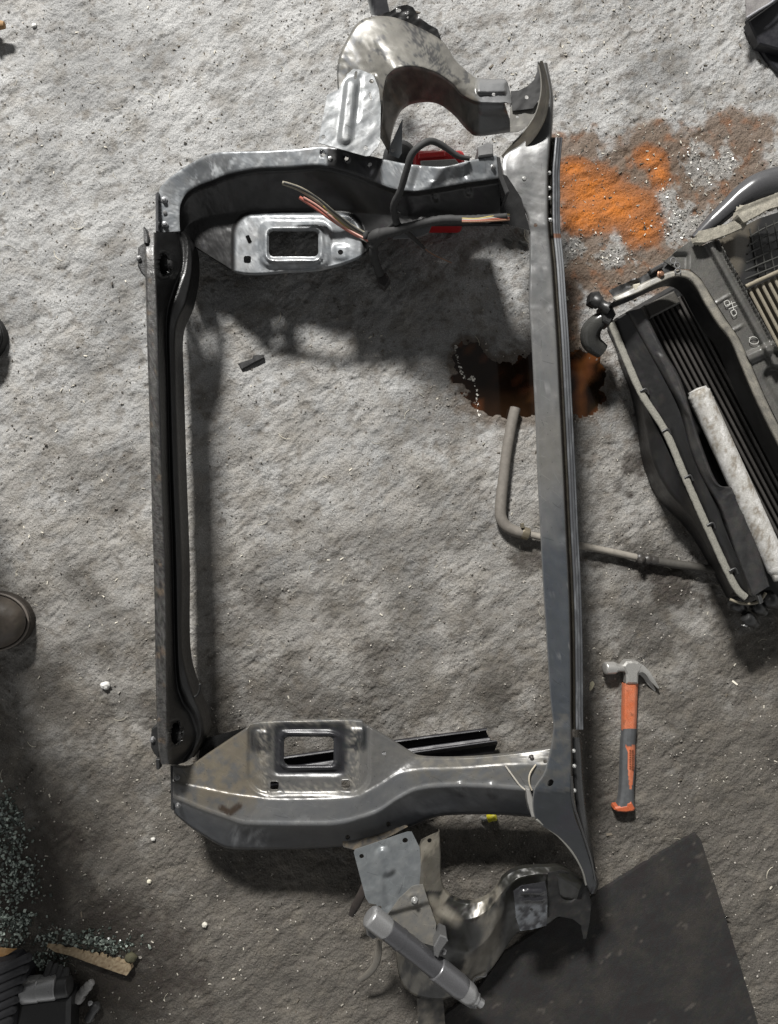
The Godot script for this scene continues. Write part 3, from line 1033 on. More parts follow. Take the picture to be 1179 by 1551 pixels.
func lower_rail(t: Node3D) -> void:
	var T := [262, 1160, 142, 286, 1161, 146, 315, 1142, 150, 345, 1122, 156, 374, 1103, 164, 386, 1095, 168, 440, 1092, 174, 538, 1091, 176, 553, 1098, 176, 588, 1118, 172, 621, 1139, 166, 641, 1147, 162, 700, 1148, 160, 765, 1143, 172, 846, 1132, 186]
	var K1 := [262, 1185, 148, 282, 1190, 152, 312, 1196, 158, 350, 1204, 166, 388, 1209, 172, 412, 1212, 177, 470, 1212, 184, 531, 1209, 188, 556, 1200, 190, 580, 1187, 190, 604, 1173, 188, 637, 1167, 186, 701, 1165, 184, 765, 1160, 190, 846, 1158, 198]
	var K2 := [262, 1208, 146, 280, 1215, 150, 306, 1226, 156, 340, 1238, 164, 368, 1247, 170, 400, 1248.5, 174, 452, 1249, 179, 510, 1248, 182, 545, 1240, 183, 575, 1229, 184, 604, 1210, 184, 632, 1197, 183, 672, 1191.5, 182, 740, 1192.5, 186, 838, 1200, 192]
	var L := [264, 1232, 122, 276, 1243, 116, 297, 1259, 112, 332, 1280, 110, 354, 1286.5, 110, 400, 1287, 112, 455, 1286, 114, 513, 1283, 116, 548, 1279, 118, 582, 1269, 120, 617, 1255, 122, 659, 1238, 124, 701, 1234, 124, 750, 1234, 126, 812, 1238, 130]
	var rows := [dropped(T, 10.0), T, shifted(T, 0, 1.5, 1.0), shifted(K1, 0, -4.0, -3.0), K1, shifted(K1, 0, 4.0, -0.5), shifted(K2, 0, -7.0, -1.2), shifted(K2, 0, -3.0, 0.5), shifted(K2, 0, 0, 0.4), shifted(K2, 0, 3.0, -4.0), shifted(L, 0, -2.0, 8.0), L, dropped(L, 12.0), dropped_to(L, 8.0, 60.0, 620.0)]
	var g := loft(rows, 260, [1, 1, 34, 2, 2, 8, 2, 2, 2, 12, 1, 2, 1])
	g = cut(g, [round_rect(430.5, 1116, 505.5, 1158.5, 7), round_rect(409.5, 1183.5, 422.5, 1196.5, 3), round_rect(517.5, 1181.5, 530.5, 1194, 3), circle(582, 1141.5, 3.2), circle(527, 1268, 3.5), circle(589, 1248, 3.5), circle(826, 1153, 3.2)])
	var emb := func(x: float, y: float) -> float:
		var h := 0.0
		if x > 360 and x < 590 and y < 1215:
			h += 9.0 * rim(x, y, 469, 1137, 44, 26, 11, 4.0)
			h -= 7.0 * pad(x, y, 468, 1140, 92, 62, 30, 3.5)
			h -= 5.0 * pad(x, y, 468, 1136, 58, 38, 12, 3.0)
			h += 4.0 * pad(x, y, 394.7, 1119, 12, 12, 6, 2.5) + 4.0 * pad(x, y, 541, 1115, 11, 12, 5, 2.5)
			h -= 3.0 * rim(x, y, 416, 1190, 10, 10, 5, 3.0) + 3.0 * rim(x, y, 524, 1188, 10, 10, 5, 3.0)
		h += 4.5 * bead(x, y, 698, 1188, 698, 1200, 4.5, 3.0) + 4.5 * bead(x, y, 746, 1189, 746, 1202, 5.0, 3.0)
		h += 3.0 * bead(x, y, 460, 1252, 460, 1276, 14.0, 2.0) * 0.6
		h -= 2.0 * bead(x, y, 645, 1215, 675, 1210, 14.0, 5.0)
		h -= 2.5 * bead(x, y, 360, 1265, 390, 1275, 10.0, 8.0)
		return h + 1.0 * nz(x, y, 0.02) + 0.2 * nz(x, y, 0.12)
	var col := func(x: float, y: float, row: float) -> Color:
		var c := dust(x, y, Color(0.105, 0.108, 0.113), Color(0.165, 0.158, 0.143), -0.7, 0.8, 0.02)
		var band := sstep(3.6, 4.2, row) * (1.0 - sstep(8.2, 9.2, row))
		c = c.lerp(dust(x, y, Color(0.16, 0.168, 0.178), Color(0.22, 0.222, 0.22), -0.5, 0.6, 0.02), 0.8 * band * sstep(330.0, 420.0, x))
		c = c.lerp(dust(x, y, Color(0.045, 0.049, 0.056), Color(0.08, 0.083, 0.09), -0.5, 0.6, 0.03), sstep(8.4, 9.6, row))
		if row > 9.0:
			# bright reflection on the outer face, painted into its colour
			var rb := pad(x, y, 378, 1268, 26, 16, 10, 8.0) * sstep(-0.2, 0.5, nz(x * 1.2 + y * 0.7, y * 0.3 - x * 0.25, 0.06))
			c = c.lerp(Color(0.34, 0.35, 0.36), rb * 0.7)
		c = c.lerp(Color(0.2, 0.172, 0.128), 0.8 * pad(x, y, 340, 1160, 60, 62, 30, 30.0) * sstep(-0.5, 0.2, nz(x, y, 0.04)) * (1.0 - sstep(7.0, 9.0, row)))
		c = c.lerp(Color(0.22, 0.205, 0.172), 0.6 * pad(x, y, 730, 1158, 110, 26, 15, 15.0) * sstep(-0.4, 0.4, nz(x, y, 0.05)) * (1.0 - sstep(7.0, 9.0, row)))
		# wiped black round the window, pale dust crust along its edge
		c = c.lerp(Color(0.02, 0.022, 0.026), 0.92 * pad(x, y, 471, 1135, 56, 40, 12, 3.0) * sstep(-0.75, -0.35, nz(x, y, 0.05)))
		c = c.lerp(Color(0.03, 0.032, 0.036), 0.85 * (pad(x, y, 395, 1120, 17, 20, 10, 4.0) + pad(x, y, 541, 1118, 16, 20, 9, 4.0)))
		var crust := rim(x, y, 468, 1142, 68, 54, 20, 17.0) * sstep(-0.2, 0.5, 0.6 * nz(x, y, 0.09) + 0.6 * nz(x, y, 0.4))
		c = c.lerp(Color(0.44, 0.41, 0.35), crust * 0.6)
		# flaked paint: a V of bare brown primer
		var fl := maxf(bead(x, y, 336, 1224, 348, 1231, 5.0, 2.0), bead(x, y, 348, 1231, 362, 1221, 5.0, 2.0))
		c = c.lerp(Color(0.06, 0.045, 0.035), fl * sstep(-0.7, -0.3, nz(x, y, 0.2)))
		return c
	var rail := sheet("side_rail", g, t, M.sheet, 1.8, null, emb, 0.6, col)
	bolt(269, 1178, 146, 3.8, rail, Color(0.25, 0.25, 0.25))
	bolt(270, 1220, 146, 3.8, rail, Color(0.25, 0.25, 0.25))
	bolt(805, 1147, 184, 4.0, rail, Color(0.15, 0.14, 0.13))
	bolt(789, 1216, 150, 3.0, rail, Color(0.35, 0.3, 0.25))
	# back plate between the rail and the crossmember
	var back := field(pts2([296, 1160, 301, 1150, 305, 1120, 340, 1111, 373, 1102, 350, 1123, 318, 1145]), 4.0, func(x: float, y: float) -> float: return 92.0 + 0.2 * (x - 300) - 0.1 * (y - 1120))
	sheet("back_plate", back, t, M.gloss_black, 2.0, black_metal)
	prism("end_plate", pts2([258, 1160, 262, 1160, 263, 1228, 259, 1226]), 100, 140, t, M.gloss_black, Color(0.04, 0.04, 0.042), 1.0)
	# tab with two holes under the arch panel
	var tab := field(pts2([518, 1262, 543, 1255, 600, 1240, 618, 1252, 600, 1262, 560, 1282, 540, 1288, 520, 1283]), 4.0, func(_x: float, _y: float) -> float: return 136.0)
	tab = cut(tab, [circle(527, 1268, 3.5), circle(589, 1248, 3.5)])
	sheet("mounting_tab", tab, t, M.sheet, 2.0, func(x: float, y: float) -> Color: return dust(x, y, Color(0.1, 0.1, 0.1), Color(0.33, 0.27, 0.19), -0.1, 0.35, 0.06))
	# joint to the tie bar: sealed seam and torn edge
	prism("seam_flange", pts2([797, 1194, 803, 1196, 812, 1222, 814, 1240, 806, 1238, 800, 1216]), 140, 206, t, M.sheet, Color(0.36, 0.35, 0.33), 2.0)
	tube("sealant_bead", [766, 1160, 193, 776, 1174, 192, 788, 1190, 190, 797, 1197, 190], 1.6, t, M.chip, Color(0.4, 0.38, 0.33), 14, 8, 0.6, 0.3)
	tube("sealant_bead", [812, 1158, 197, 803, 1172, 197, 802, 1186, 196, 806, 1197, 194], 1.6, t, M.chip, Color(0.42, 0.38, 0.3), 14, 8, 0.6, 0.3)

func tie_bar(t: Node3D) -> void:
	var l := [821, 98, 216, 827, 135, 216, 823, 170, 214, 808, 199, 212, 790, 218, 210, 763, 238, 210, 764, 272, 213, 778, 296, 215, 797, 321, 215, 802, 349, 216, 803, 400, 218, 802, 460, 218, 806, 520, 218, 812, 640, 218, 815, 720, 218, 819, 800, 218, 823, 880, 218, 828, 960, 218, 833, 1040, 218, 836, 1075, 218, 839, 1105, 218, 832, 1147, 218, 824, 1173, 218, 809, 1199, 214, 812, 1241, 208, 846, 1267, 198, 869, 1292, 184, 882, 1317, 166, 889, 1340, 146, 894, 1352, 132]
	var r := [825, 95, 218, 832, 128, 220, 834.5, 152, 220, 834, 182, 220, 832, 208, 221, 830, 232, 222, 828, 258, 222, 828, 292, 222, 828, 325, 223, 829, 350, 224, 834, 400, 224, 838, 460, 224, 842, 520, 224, 848, 640, 224, 852, 720, 224, 855.5, 800, 224, 859.5, 880, 224, 862, 960, 224, 863, 1040, 224, 863, 1075, 224, 863.5, 1105, 224, 864, 1147, 224, 864, 1178, 224, 865, 1205, 222, 870, 1238, 216, 880, 1262, 204, 889, 1290, 188, 898, 1318, 168, 903, 1339, 144, 898, 1354, 128]
	var rows := [dropped(l, 5.0), l, shifted(l, 1.5, 0, 2.0), shifted(r, -2.0, 0, 0.0), r, shifted(r, 2.5, 0, -3.0), shifted(r, 4.0, 0, -26.0)]
	var g := loft(rows, 330, [1, 1, 12, 1, 2, 3])
	g = cut(g, [circle(811.5, 341, 3.0), circle(834, 1186, 6.0, 14, 0.75, 0.5)])
	var emb := func(x: float, y: float) -> float:
		var h := -5.0 * bead(x, y, 848, 622, 858, 622, 4.0, 3.0) - 5.0 * bead(x, y, 856, 808, 866, 808, 5.0, 3.0)
		h += 2.5 * sstep(1200.0, 1196.0, y) * sstep(1090.0, 1110.0, y)
		h += 2.0 * sstep(350, 340, y)
		return h + 1.3 * nz(x * 0.7, y, 0.014) + 0.2 * nz(x, y, 0.1)
	var col := func(x: float, y: float, row: float) -> Color:
		var c := dust(x, y, Color(0.125, 0.128, 0.13), Color(0.19, 0.188, 0.182), -0.4, 0.5, 0.014)
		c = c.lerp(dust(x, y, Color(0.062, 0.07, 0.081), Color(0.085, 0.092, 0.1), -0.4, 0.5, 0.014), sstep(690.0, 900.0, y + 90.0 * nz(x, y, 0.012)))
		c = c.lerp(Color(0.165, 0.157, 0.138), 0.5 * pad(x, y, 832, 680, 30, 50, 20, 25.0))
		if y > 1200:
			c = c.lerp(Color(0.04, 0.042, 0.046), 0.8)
		elif y > 1080:
			c = c.lerp(Color(0.13, 0.125, 0.112), 0.6 * sstep(-0.3, 0.4, nz(x, y, 0.04)))
		# scuffed arcs across the flat and a bare rim along the inner edge
		for q in [[408.0, 3.0], [466.0, 5.0], [588.0, 7.0], [905.0, 3.0], [1000.0, 4.0]]:
			var yy: float = q[0] - 0.012 * pow(x - 822.0, 2.0) + 4.0 * nz(x, q[0], 0.06)
			c = c.lerp(Color(0.34, 0.34, 0.34), 0.55 * (1.0 - sstep(1.0, q[1], absf(y - yy))) * sstep(-0.2, 0.4, nz(x, y, 0.08)))
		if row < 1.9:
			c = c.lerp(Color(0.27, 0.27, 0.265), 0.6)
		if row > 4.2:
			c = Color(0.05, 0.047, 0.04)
		return c
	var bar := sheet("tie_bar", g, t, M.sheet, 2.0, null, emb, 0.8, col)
	bolt(793, 272, 216, 4.2, bar, Color(0.6, 0.6, 0.58))
	# outer strip in two lengths, with a gap between them
	var base := []
	for k in range(0, r.size(), 3):
		if r[k + 1] >= 200 and r[k + 1] <= 1110:
			base.append_array([r[k], r[k + 1], r[k + 2]])
	var groove := loft([shifted(base, 3.5, 0, -24.0), shifted(base, 4.5, 0, -30.0), shifted(base, 8.0, 0, -30.0), shifted(base, 9.0, 0, -12.0)], 200, [1, 2, 1])
	sheet("groove", groove, t, M.sheet, 1.6, func(x: float, y: float) -> Color: return dust(x, y, Color(0.055, 0.051, 0.043), Color(0.1, 0.09, 0.07), -0.3, 0.5, 0.04))
	var strip_col := func(x: float, y: float, row: float) -> Color:
		var k := sstep(0.0, 0.5, nz(x * 3.0, y * 0.5, 0.03))
		var c := Color(0.1, 0.105, 0.112).lerp(Color(0.3, 0.31, 0.325), maxf(k * 0.4, 0.85 * sstep(640, 380, y) * sstep(345, 366, y)))
		if row > 1.8 and row < 2.3 or row > 3.8 and row < 4.2:
			c = c * 0.55
		if absf(y - 358.0) < 3.5:
			c = Color(0.16, 0.075, 0.045)
		return c
	var g2 := loft([shifted(base, 8.5, 0, -26.0), shifted(base, 9.0, 0, -10.0), shifted(base, 13.0, 0, -9.0), shifted(base, 13.8, 0, -12.0), shifted(base, 17.0, 0, -12.0), shifted(base, 17.6, 0, -16.0), shifted(base, 20.5, 0, -16.0), dropped(shifted(base, 20.5, 0, -16.0), 14.0)], 300, [1, 3, 1, 2, 1, 2, 1])
	sheet("outer_strip", g2, t, M.sheet, 1.6, null, null, 0.4, strip_col)
	var s3 := [866, 1117, 166, 867, 1150, 166, 869, 1190, 165, 873, 1225, 160, 882, 1262, 150, 890, 1290, 138, 898, 1318, 124]
	var s4 := [880, 1117, 158, 882, 1150, 158, 884, 1185, 157, 888, 1225, 152, 893, 1258, 142, 898, 1290, 130, 903, 1320, 118]
	s3 = shifted(s3, 0, 0, 28.0)
	s4 = shifted(s4, 0, 0, 28.0)
	var g3 := loft([s3, shifted(s3, 3, 0, 4.0), shifted(s4, -2, 0, 4.0), s4, dropped(s4, 14.0)], 60, [1, 3, 1, 1])
	sheet("outer_strip", g3, t, M.gloss_black, 1.6, func(_x: float, _y: float) -> Color: return Color(0.025, 0.025, 0.027), null, 0.5)
	for q in [[829, 262], [829, 285], [829, 300], [831, 333], [866, 1137], [867, 1160], [867, 1197]]:
		bolt(q[0] + 3, q[1], 216, 2.6, bar, Color(0.62, 0.62, 0.6), "rivet")
	# curled gusset lips
	tube("gusset_lip", [813, 1241, 210, 830, 1254, 204, 848, 1268, 197, 868, 1292, 184, 882, 1317, 166, 888, 1340, 147], 2.4, t, M.sheet, Color(0.34, 0.33, 0.3), 30, 8, 0.7)
	tube("gusset_lip", [866, 1176, 228, 868, 1213, 223, 876, 1240, 214, 884, 1264, 204, 895, 1299, 184, 902, 1333, 154], 2.2, t, M.gloss_black, Color(0.05, 0.05, 0.05), 30, 8, 0.8)
	var w1 := [822, 92, 262, 829, 118, 262, 832, 145, 258, 826, 180, 246, 808, 212, 226, 785, 232, 206, 768, 246, 192]
	var w2 := [816, 98, 250, 820, 120, 244, 819, 146, 236, 810, 176, 222, 792, 202, 204, 774, 220, 190, 760, 236, 180]
	var g4 := loft([w1, shifted(w1, -3, 0, -2.0), w2], 50, [1, 5])
	sheet("corner_gusset", g4, t, M.sheet, 2.0, func(x: float, y: float) -> Color: return dust(x, y, Color(0.045, 0.041, 0.034), Color(0.08, 0.07, 0.055), -0.2, 0.4, 0.04))
	tube("gusset_lip", w2, 1.6, t, M.sheet, Color(0.3, 0.29, 0.26), 40, 8)

func upper_arch(t: Node3D) -> void:
	var dirty := func(x: float, y: float) -> Color:
		var c := dust(x, y, Color(0.15, 0.145, 0.13), Color(0.24, 0.23, 0.205), -0.4, 0.5, 0.03)
		var bare := sstep(0.22, 0.42, nz(x * 1.3 - y * 0.8, x * 0.5 + y * 0.9, 0.035) + 0.25 * nz(x, y, 0.2))
		c = c.lerp(Color(0.045, 0.047, 0.052), bare * 0.8)
		# wiped streaks where hands held it, black paint at the rear
		var streak := bead(x, y, 622, 40, 668, 104, 12.0, 8.0) * sstep(-0.2, 0.2, nz(x + y, (y - x) * 0.25, 0.12))
		c = c.lerp(Color(0.035, 0.036, 0.04), streak * 0.9)
		c = c.lerp(Color(0.2, 0.21, 0.23), 0.7 * pad(x, y, 527, 95, 14, 45, 10, 8.0) * sstep(-0.2, 0.3, nz(x, y, 0.06)))
		if x > 716:
			c = c.lerp(Color(0.2, 0.205, 0.21), sstep(716, 730, x))
		return c
	var O := [513, 150, 230, 511, 105, 232, 519, 73, 236, 541, 36, 240, 565, 25, 240, 600, 27, 236, 640, 44, 226, 668, 60, 218, 680, 75, 210, 691, 92, 202, 711, 111, 192, 723, 118, 188, 745, 120, 186, 765, 120, 184, 771, 132, 184, 776, 156, 184]
	var I := [576, 206, 222, 579, 175, 236, 580, 153, 248, 584, 122, 262, 596, 107, 276, 616, 101, 276, 636, 102, 272, 652, 107, 266, 664, 112, 258, 675, 119, 248, 684, 126, 238, 692, 135, 228, 700, 144, 220, 720, 154, 214, 742, 156, 212, 765, 156, 210]
	var W := [589, 232, 186, 593, 205, 180, 598, 186, 176, 606, 168, 172, 614, 160, 168, 623, 155, 164, 637, 152, 162, 650, 151.5, 160, 660, 153, 160, 670, 157, 158, 681, 165, 156, 691, 174, 154, 701, 186, 152, 712, 197, 150, 726, 203, 150, 776, 197, 150]
	var mid := []
	for k in range(0, O.size(), 3):
		mid.append_array([lerpf(O[k], I[k], 0.55), lerpf(O[k + 1], I[k + 1], 0.55), lerpf(O[k + 2], I[k + 2], 0.6) + 3.0])
	var g := loft([dropped(O, 14.0), O, mid, shifted(I, 0, -2.0, 1.5), I, shifted(I, 0.4, 2.0, -10.0), shifted(W, 0, -3.0, 6.0), W, dropped(W, 8.0)], 150, [1, 12, 12, 1, 1, 12, 2, 1])
	g = cut(g, [circle(565, 119, 3.0), round_rect(559.5, 136, 563, 152, 1.5, -0.15), circle(748, 143, 2.6)])
	var emb := func(x: float, y: float) -> float:
		var h := 4.0 * bead(x, y, 660, 60, 690, 120, 5.0, 6.0)
		h += 3.0 * rim(x, y, 565, 119, 5, 5, 4, 3.0)
		if x > 722:
			h += 10.0 * pad(x, y, 745, 132, 22, 9, 3, 3.0) + 9.0 * pad(x, y, 747, 165, 20, 8, 6, 3.5)
		return h + 2.2 * nz(x, y, 0.018) + 0.4 * nz(x, y, 0.08)
	var col := func(x: float, y: float) -> Color:
		var c: Color = dirty.call(x, y)
		if y > 104 and x > 580:
			var iy: float = at_curve(pts3(I), clampf((x - 576) / 189.0, 0, 1)).y
			var wall := pad(x, y, 650, 180, 76, 78, 60, 3.0)
			var in_w := sstep(100.0, 108.0, y - maxf(0, (x - 650) * 0.62))
			c = c.lerp(dust(x, y, Color(0.05, 0.046, 0.042), Color(0.16, 0.14, 0.11), -0.3, 0.5, 0.05), maxf(wall, 0.0) * in_w * 0.9 if iy > 0 else 0.0)
		return c
	sheet("wheel_arch", g, t, M.sheet, 1.6, col, emb, 1.2)
	# flat mounting plate with a pressed rib, bolted to the rail
	var plate := field(pts2([482, 216, 484, 207, 495.6, 144, 505, 139, 512, 137, 517, 128, 526, 112, 536, 104, 548, 106, 566, 114, 574, 134, 577, 160, 576, 215, 572, 222, 560, 236, 554, 236.5]), 3.0, func(_x: float, y: float) -> float: return 272.0 - 0.03 * (216.0 - y))
	plate = cut(plate, [circle(490, 207.6, 3.2), circle(554, 224, 3.6), circle(563, 123, 3.4), round_rect(537, 108, 541, 120, 1.5, 0.2), round_rect(560, 140, 563, 152, 1.5, -0.2)])
	sheet("mounting_plate", plate, t, M.sheet, 1.8, func(x: float, y: float) -> Color: return dust(x, y, Color(0.17, 0.182, 0.192), Color(0.27, 0.277, 0.277), -0.4, 0.6, 0.03), func(x: float, y: float) -> float: return 6.0 * bead(x, y, 533, 128, 523, 208, 8.5, 3.5) - 2.0 * bead(x, y, 545, 120, 540, 180, 4.0, 3.0) + 0.8 * nz(x, y, 0.03))
	# foot strip of the arch, with its hole
	var foot := field(pts2([605, 190, 610, 180, 609, 232, 604, 240, 592, 235, 588, 228, 598, 206]), 3.0, func(_x: float, y: float) -> float: return 200.0 - 0.6 * (y - 190.0))
	foot = cut(foot, [circle(595, 228, 2.6)])
	sheet("arch_foot", foot, t, M.sheet, 1.6, grey_metal)
	# black rear flange with three holes and the post beyond it
	var rear := field(pts2([565, 25, 592, 17, 604, 9, 617, 7, 626, 11, 636, 27, 650, 37, 663, 44, 669, 61, 640, 50, 616, 40, 596, 33]), 3.0, func(_x: float, y: float) -> float: return 232.0 - 0.2 * y)
	rear = cut(rear, [circle(604, 15.6, 3.0, 10, 1.5), circle(617, 20, 1.8), circle(618, 26, 1.8)])
	sheet("rear_flange", rear, t, M.gloss_black, 1.8, black_metal, func(x: float, y: float) -> float: return 2.0 * nz(x, y, 0.05))
	var post := field(pts2([548, -40, 588, -40, 586, -2, 590, 18, 572, 24, 563, 22]), 4.0, func(x: float, y: float) -> float: return 176.0 + 0.4 * absf(x - 568.0) - 0.3 * y)
	sheet("rear_post", post, t, M.sheet, 1.8, func(x: float, y: float) -> Color: return Color(0.03, 0.03, 0.033).lerp(Color(0.36, 0.37, 0.37), 1.0 - sstep(555, 562, x - y * 0.35)))
	# black corner bracket and the pale plate beneath it
	var br := field(pts2([774, 138, 786, 137, 800, 130, 809, 121, 814, 108, 815, 92, 820, 100, 822, 142, 808, 164, 776, 168]), 3.0, func(x: float, _y: float) -> float: return 214.0 + 0.1 * (x - 775.0))
	br = cut(br, [circle(798, 147, 3.2)])
	sheet("corner_bracket", br, t, M.rubber, 1.8, func(_x: float, _y: float) -> Color: return Color(0.012, 0.012, 0.013), func(x: float, y: float) -> float: return 2.5 * nz(x, y, 0.04))
	var pl := field(pts2([773, 163, 780, 157, 814, 152, 817, 162, 808, 180, 796, 193, 786, 199, 773, 200]), 3.0, func(_x: float, _y: float) -> float: return 210.0)
	pl = cut(pl, [circle(784, 177, 2.4)])
	sheet("corner_plate", pl, t, M.sheet, 1.8, func(x: float, y: float) -> Color: return dust(x, y, Color(0.16, 0.157, 0.148), Color(0.25, 0.24, 0.215), -0.3, 0.4, 0.05))

func lower_arch(t: Node3D) -> void:
	var T := [666, 1259, 150, 668, 1295, 150, 669, 1332, 148, 677, 1352, 146, 694, 1364, 144, 712, 1367, 142, 730, 1363, 140, 747, 1352, 140, 762, 1330, 140, 781, 1317, 140, 804, 1313, 140, 828, 1312, 140, 853, 1313, 138, 884, 1332, 126]
	var R := [638, 1272, 158, 641, 1310, 160, 645, 1345, 162, 652, 1368, 162, 668, 1386, 162, 692, 1396, 160, 720, 1392, 158, 742, 1376, 156, 762, 1352, 154, 782, 1333, 154, 804, 1326, 152, 828, 1325, 152, 850, 1328, 150, 878, 1348, 134]
	var Q := [632, 1290, 150, 630, 1330, 146, 628, 1372, 140, 632, 1400, 136, 645, 1425, 132, 672, 1440, 128, 712, 1440, 126, 740, 1420, 126, 758, 1392, 128, 772, 1370, 130, 796, 1362, 128, 824, 1358, 126, 846, 1360, 122, 872, 1368, 108]
	var O := [600, 1410, 70, 600, 1440, 64, 602, 1465, 60, 608, 1488, 56, 622, 1504, 54, 646, 1513, 52, 680, 1512, 52, 714, 1490, 54, 738, 1476, 58, 764, 1440, 66, 785, 1413, 74, 826, 1402, 80, 848, 1388, 82, 872, 1388, 76]
	var g := loft([dropped(T, 10.0), T, R, Q, O, dropped(O, 34.0)], 150, [1, 8, 10, 24, 1])
	g = cut(g, [circle(651, 1273, 3.4)])
	var emb := func(x: float, y: float) -> float:
		var h := 3.5 * bead(x, y, 752, 1390, 724, 1470, 6.0, 7.0) - 2.5 * bead(x, y, 700, 1400, 690, 1470, 8.0, 8.0)
		return h + 2.5 * nz(x, y, 0.02) + 0.5 * nz(x, y, 0.08)
	var col := func(x: float, y: float) -> Color:
		var d := dust(x, y, Color(0.19, 0.172, 0.138), Color(0.27, 0.25, 0.21), -0.3, 0.4, 0.04)
		var wiped := sstep(-0.3, 0.06, nz(x * 0.9 + y * 0.5, (y - x * 0.8) * 0.3, 0.022) + 0.15 * nz(x, y, 0.09))
		wiped = maxf(wiped, pad(x, y, 700, 1420, 34, 26, 20, 10.0))
		wiped = minf(wiped, 1.0 - 0.9 * bead(x, y, 755, 1385, 722, 1478, 11.0, 5.0))
		wiped = minf(wiped, 1.0 - 0.9 * bead(x, y, 655, 1365, 690, 1395, 9.0, 6.0))
		wiped = maxf(wiped, sstep(748, 768, x))
		if y < 1350 and x < 690:
			wiped = minf(wiped, 0.55)
		return d.lerp(Color(0.015, 0.015, 0.015), wiped * 0.95)
	sheet("wheel_arch", g, t, M.sheet, 1.6, col, emb, 1.2)
	var plate := field(pts2([536, 1291, 538, 1287, 617, 1260, 624, 1260, 636, 1284, 640, 1340, 628, 1345, 590, 1385, 576, 1378, 570, 1370, 559, 1368, 554, 1360]), 3.0, func(_x: float, y: float) -> float: return 160.0 - 0.1 * (y - 1260.0))
	plate = cut(plate, [circle(548, 1297, 3.6), circle(614, 1273, 4.2), round_rect(573, 1372, 578, 1377, 1)])
	sheet("mounting_plate", plate, t, M.sheet, 1.8, func(x: float, y: float) -> Color: return dust(x, y, Color(0.17, 0.185, 0.195), Color(0.27, 0.285, 0.29), -0.3, 0.4, 0.03), func(x: float, y: float) -> float: return 8.0 * bead(x, y, 580, 1294, 588, 1316, 9.0, 4.0) - 3.0 * bead(x, y, 585, 1330, 588, 1372, 4.0, 3.0) + 1.2 * nz(x, y, 0.03))
	var tri := field(pts2([586, 1388, 604, 1362, 624, 1343, 630, 1341, 641, 1340, 648, 1362, 661, 1399, 660, 1420, 657, 1433, 640, 1428, 612, 1408]), 3.0, func(_x: float, y: float) -> float: return 172.0 - 0.1 * (y - 1340.0))
	sheet("brace_plate", tri, t, M.sheet, 2.0, func(x: float, y: float) -> Color: return dust(x, y, Color(0.2, 0.2, 0.195), Color(0.3, 0.28, 0.24), -0.3, 0.4, 0.05), func(x: float, y: float) -> float: return 8.0 * sstep(4.0, -4.0, (y - 1376.0) + (x - 620.0) * 0.28) + 2.0 * rim(x, y, 628, 1363, 9, 9, 8, 3.0))
	bolt(628, 1363, 181, 4.5, t, Color(0.62, 0.62, 0.6))
	# stepped pressing at the front of the arch
	var st := field(pts2([778, 1350, 790, 1342, 826, 1336, 829, 1350, 829, 1372, 828, 1402, 806, 1408, 788, 1410, 782, 1390]), 3.0, func(_x: float, y: float) -> float: return 172.0 - 0.5 * (y - 1340.0))
	st = cut(st, [circle(805, 1378, 2.6)])
	sheet("stepped_bracket", st, t, M.gloss_black, 1.8, func(x: float, y: float) -> Color: return Color(0.03, 0.03, 0.033).lerp(Color(0.16, 0.17, 0.185), sstep(1366, 1374, y) * sstep(-0.3, 0.3, nz(x, y, 0.06))), func(x: float, y: float) -> float: return 7.0 * pad(x, y, 806, 1352, 17, 4, 3, 2.0) + 6.0 * pad(x, y, 806, 1363, 18, 3, 2, 2.0) + 3.0 * nz(x, y, 0.06))
	var endw := field(pts2([830, 1322, 850, 1318, 872, 1324, 890, 1342, 896, 1368, 893, 1398, 888, 1422, 884, 1422, 881, 1402, 868, 1392, 848, 1388, 831, 1390]), 3.0, func(x: float, y: float) -> float: return 158.0 - 0.7 * (x - 830.0) - 0.35 * (y - 1326.0))
	sheet("arch_end_wall", endw, t, M.rubber, 1.8, func(x: float, y: float) -> Color: return dust(x, y, Color(0.011, 0.011, 0.011), Color(0.035, 0.031, 0.026), 0.1, 0.6, 0.05), func(x: float, y: float) -> float: return -26.0 * pad(x, y, 860, 1345, 10, 17, 8, 5.0) + 4.0 * nz(x, y, 0.05))
	tube("torn_tip", [889, 1372, 70, 889, 1392, 56, 887, 1408, 44, 886, 1420, 36], [4.0, 5.0, 4.0, 2.0], t, M.sheet, Color(0.1, 0.095, 0.085), 16, 8, 0.5)
	var flap := field(pts2([632, 1512, 671, 1510, 673, 1530, 676, 1570, 634, 1570]), 4.0, func(_x: float, y: float) -> float: return 46.0 - 0.2 * (y - 1512.0))
	sheet("lower_foot", flap, t, M.sheet, 1.8, func(x: float, y: float) -> Color: return dust(x, y, Color(0.06, 0.058, 0.055), Color(0.2, 0.18, 0.15), -0.2, 0.4, 0.05), func(x: float, y: float) -> float: return 5.0 * bead(x, y, 652, 1516, 654, 1566, 8.0, 6.0))
	tube("bent_bracket", [553, 1340, 90, 546, 1358, 84, 538, 1374, 72, 532, 1387, 60], [7.0, 9.0, 9.0, 6.0], t, M.rubber, Color(0.035, 0.027, 0.02), 18, 10, 0.4)
	tube("bent_bracket", [574, 1424, 90, 573, 1444, 84, 568, 1462, 72, 557, 1476, 58, 546, 1484, 48], [6.0, 8.0, 8.0, 9.0, 8.0], t, M.sheet, Color(0.22, 0.2, 0.17), 22, 10, 0.45)
	tube("wire_clip", [716, 1490, 62, 722, 1481, 66, 735, 1479, 66, 737, 1475, 66], 1.8, t, M.rubber, Color(0.03, 0.03, 0.03), 14, 8)

# ------------------------------------------------------------------ things on and round the frame

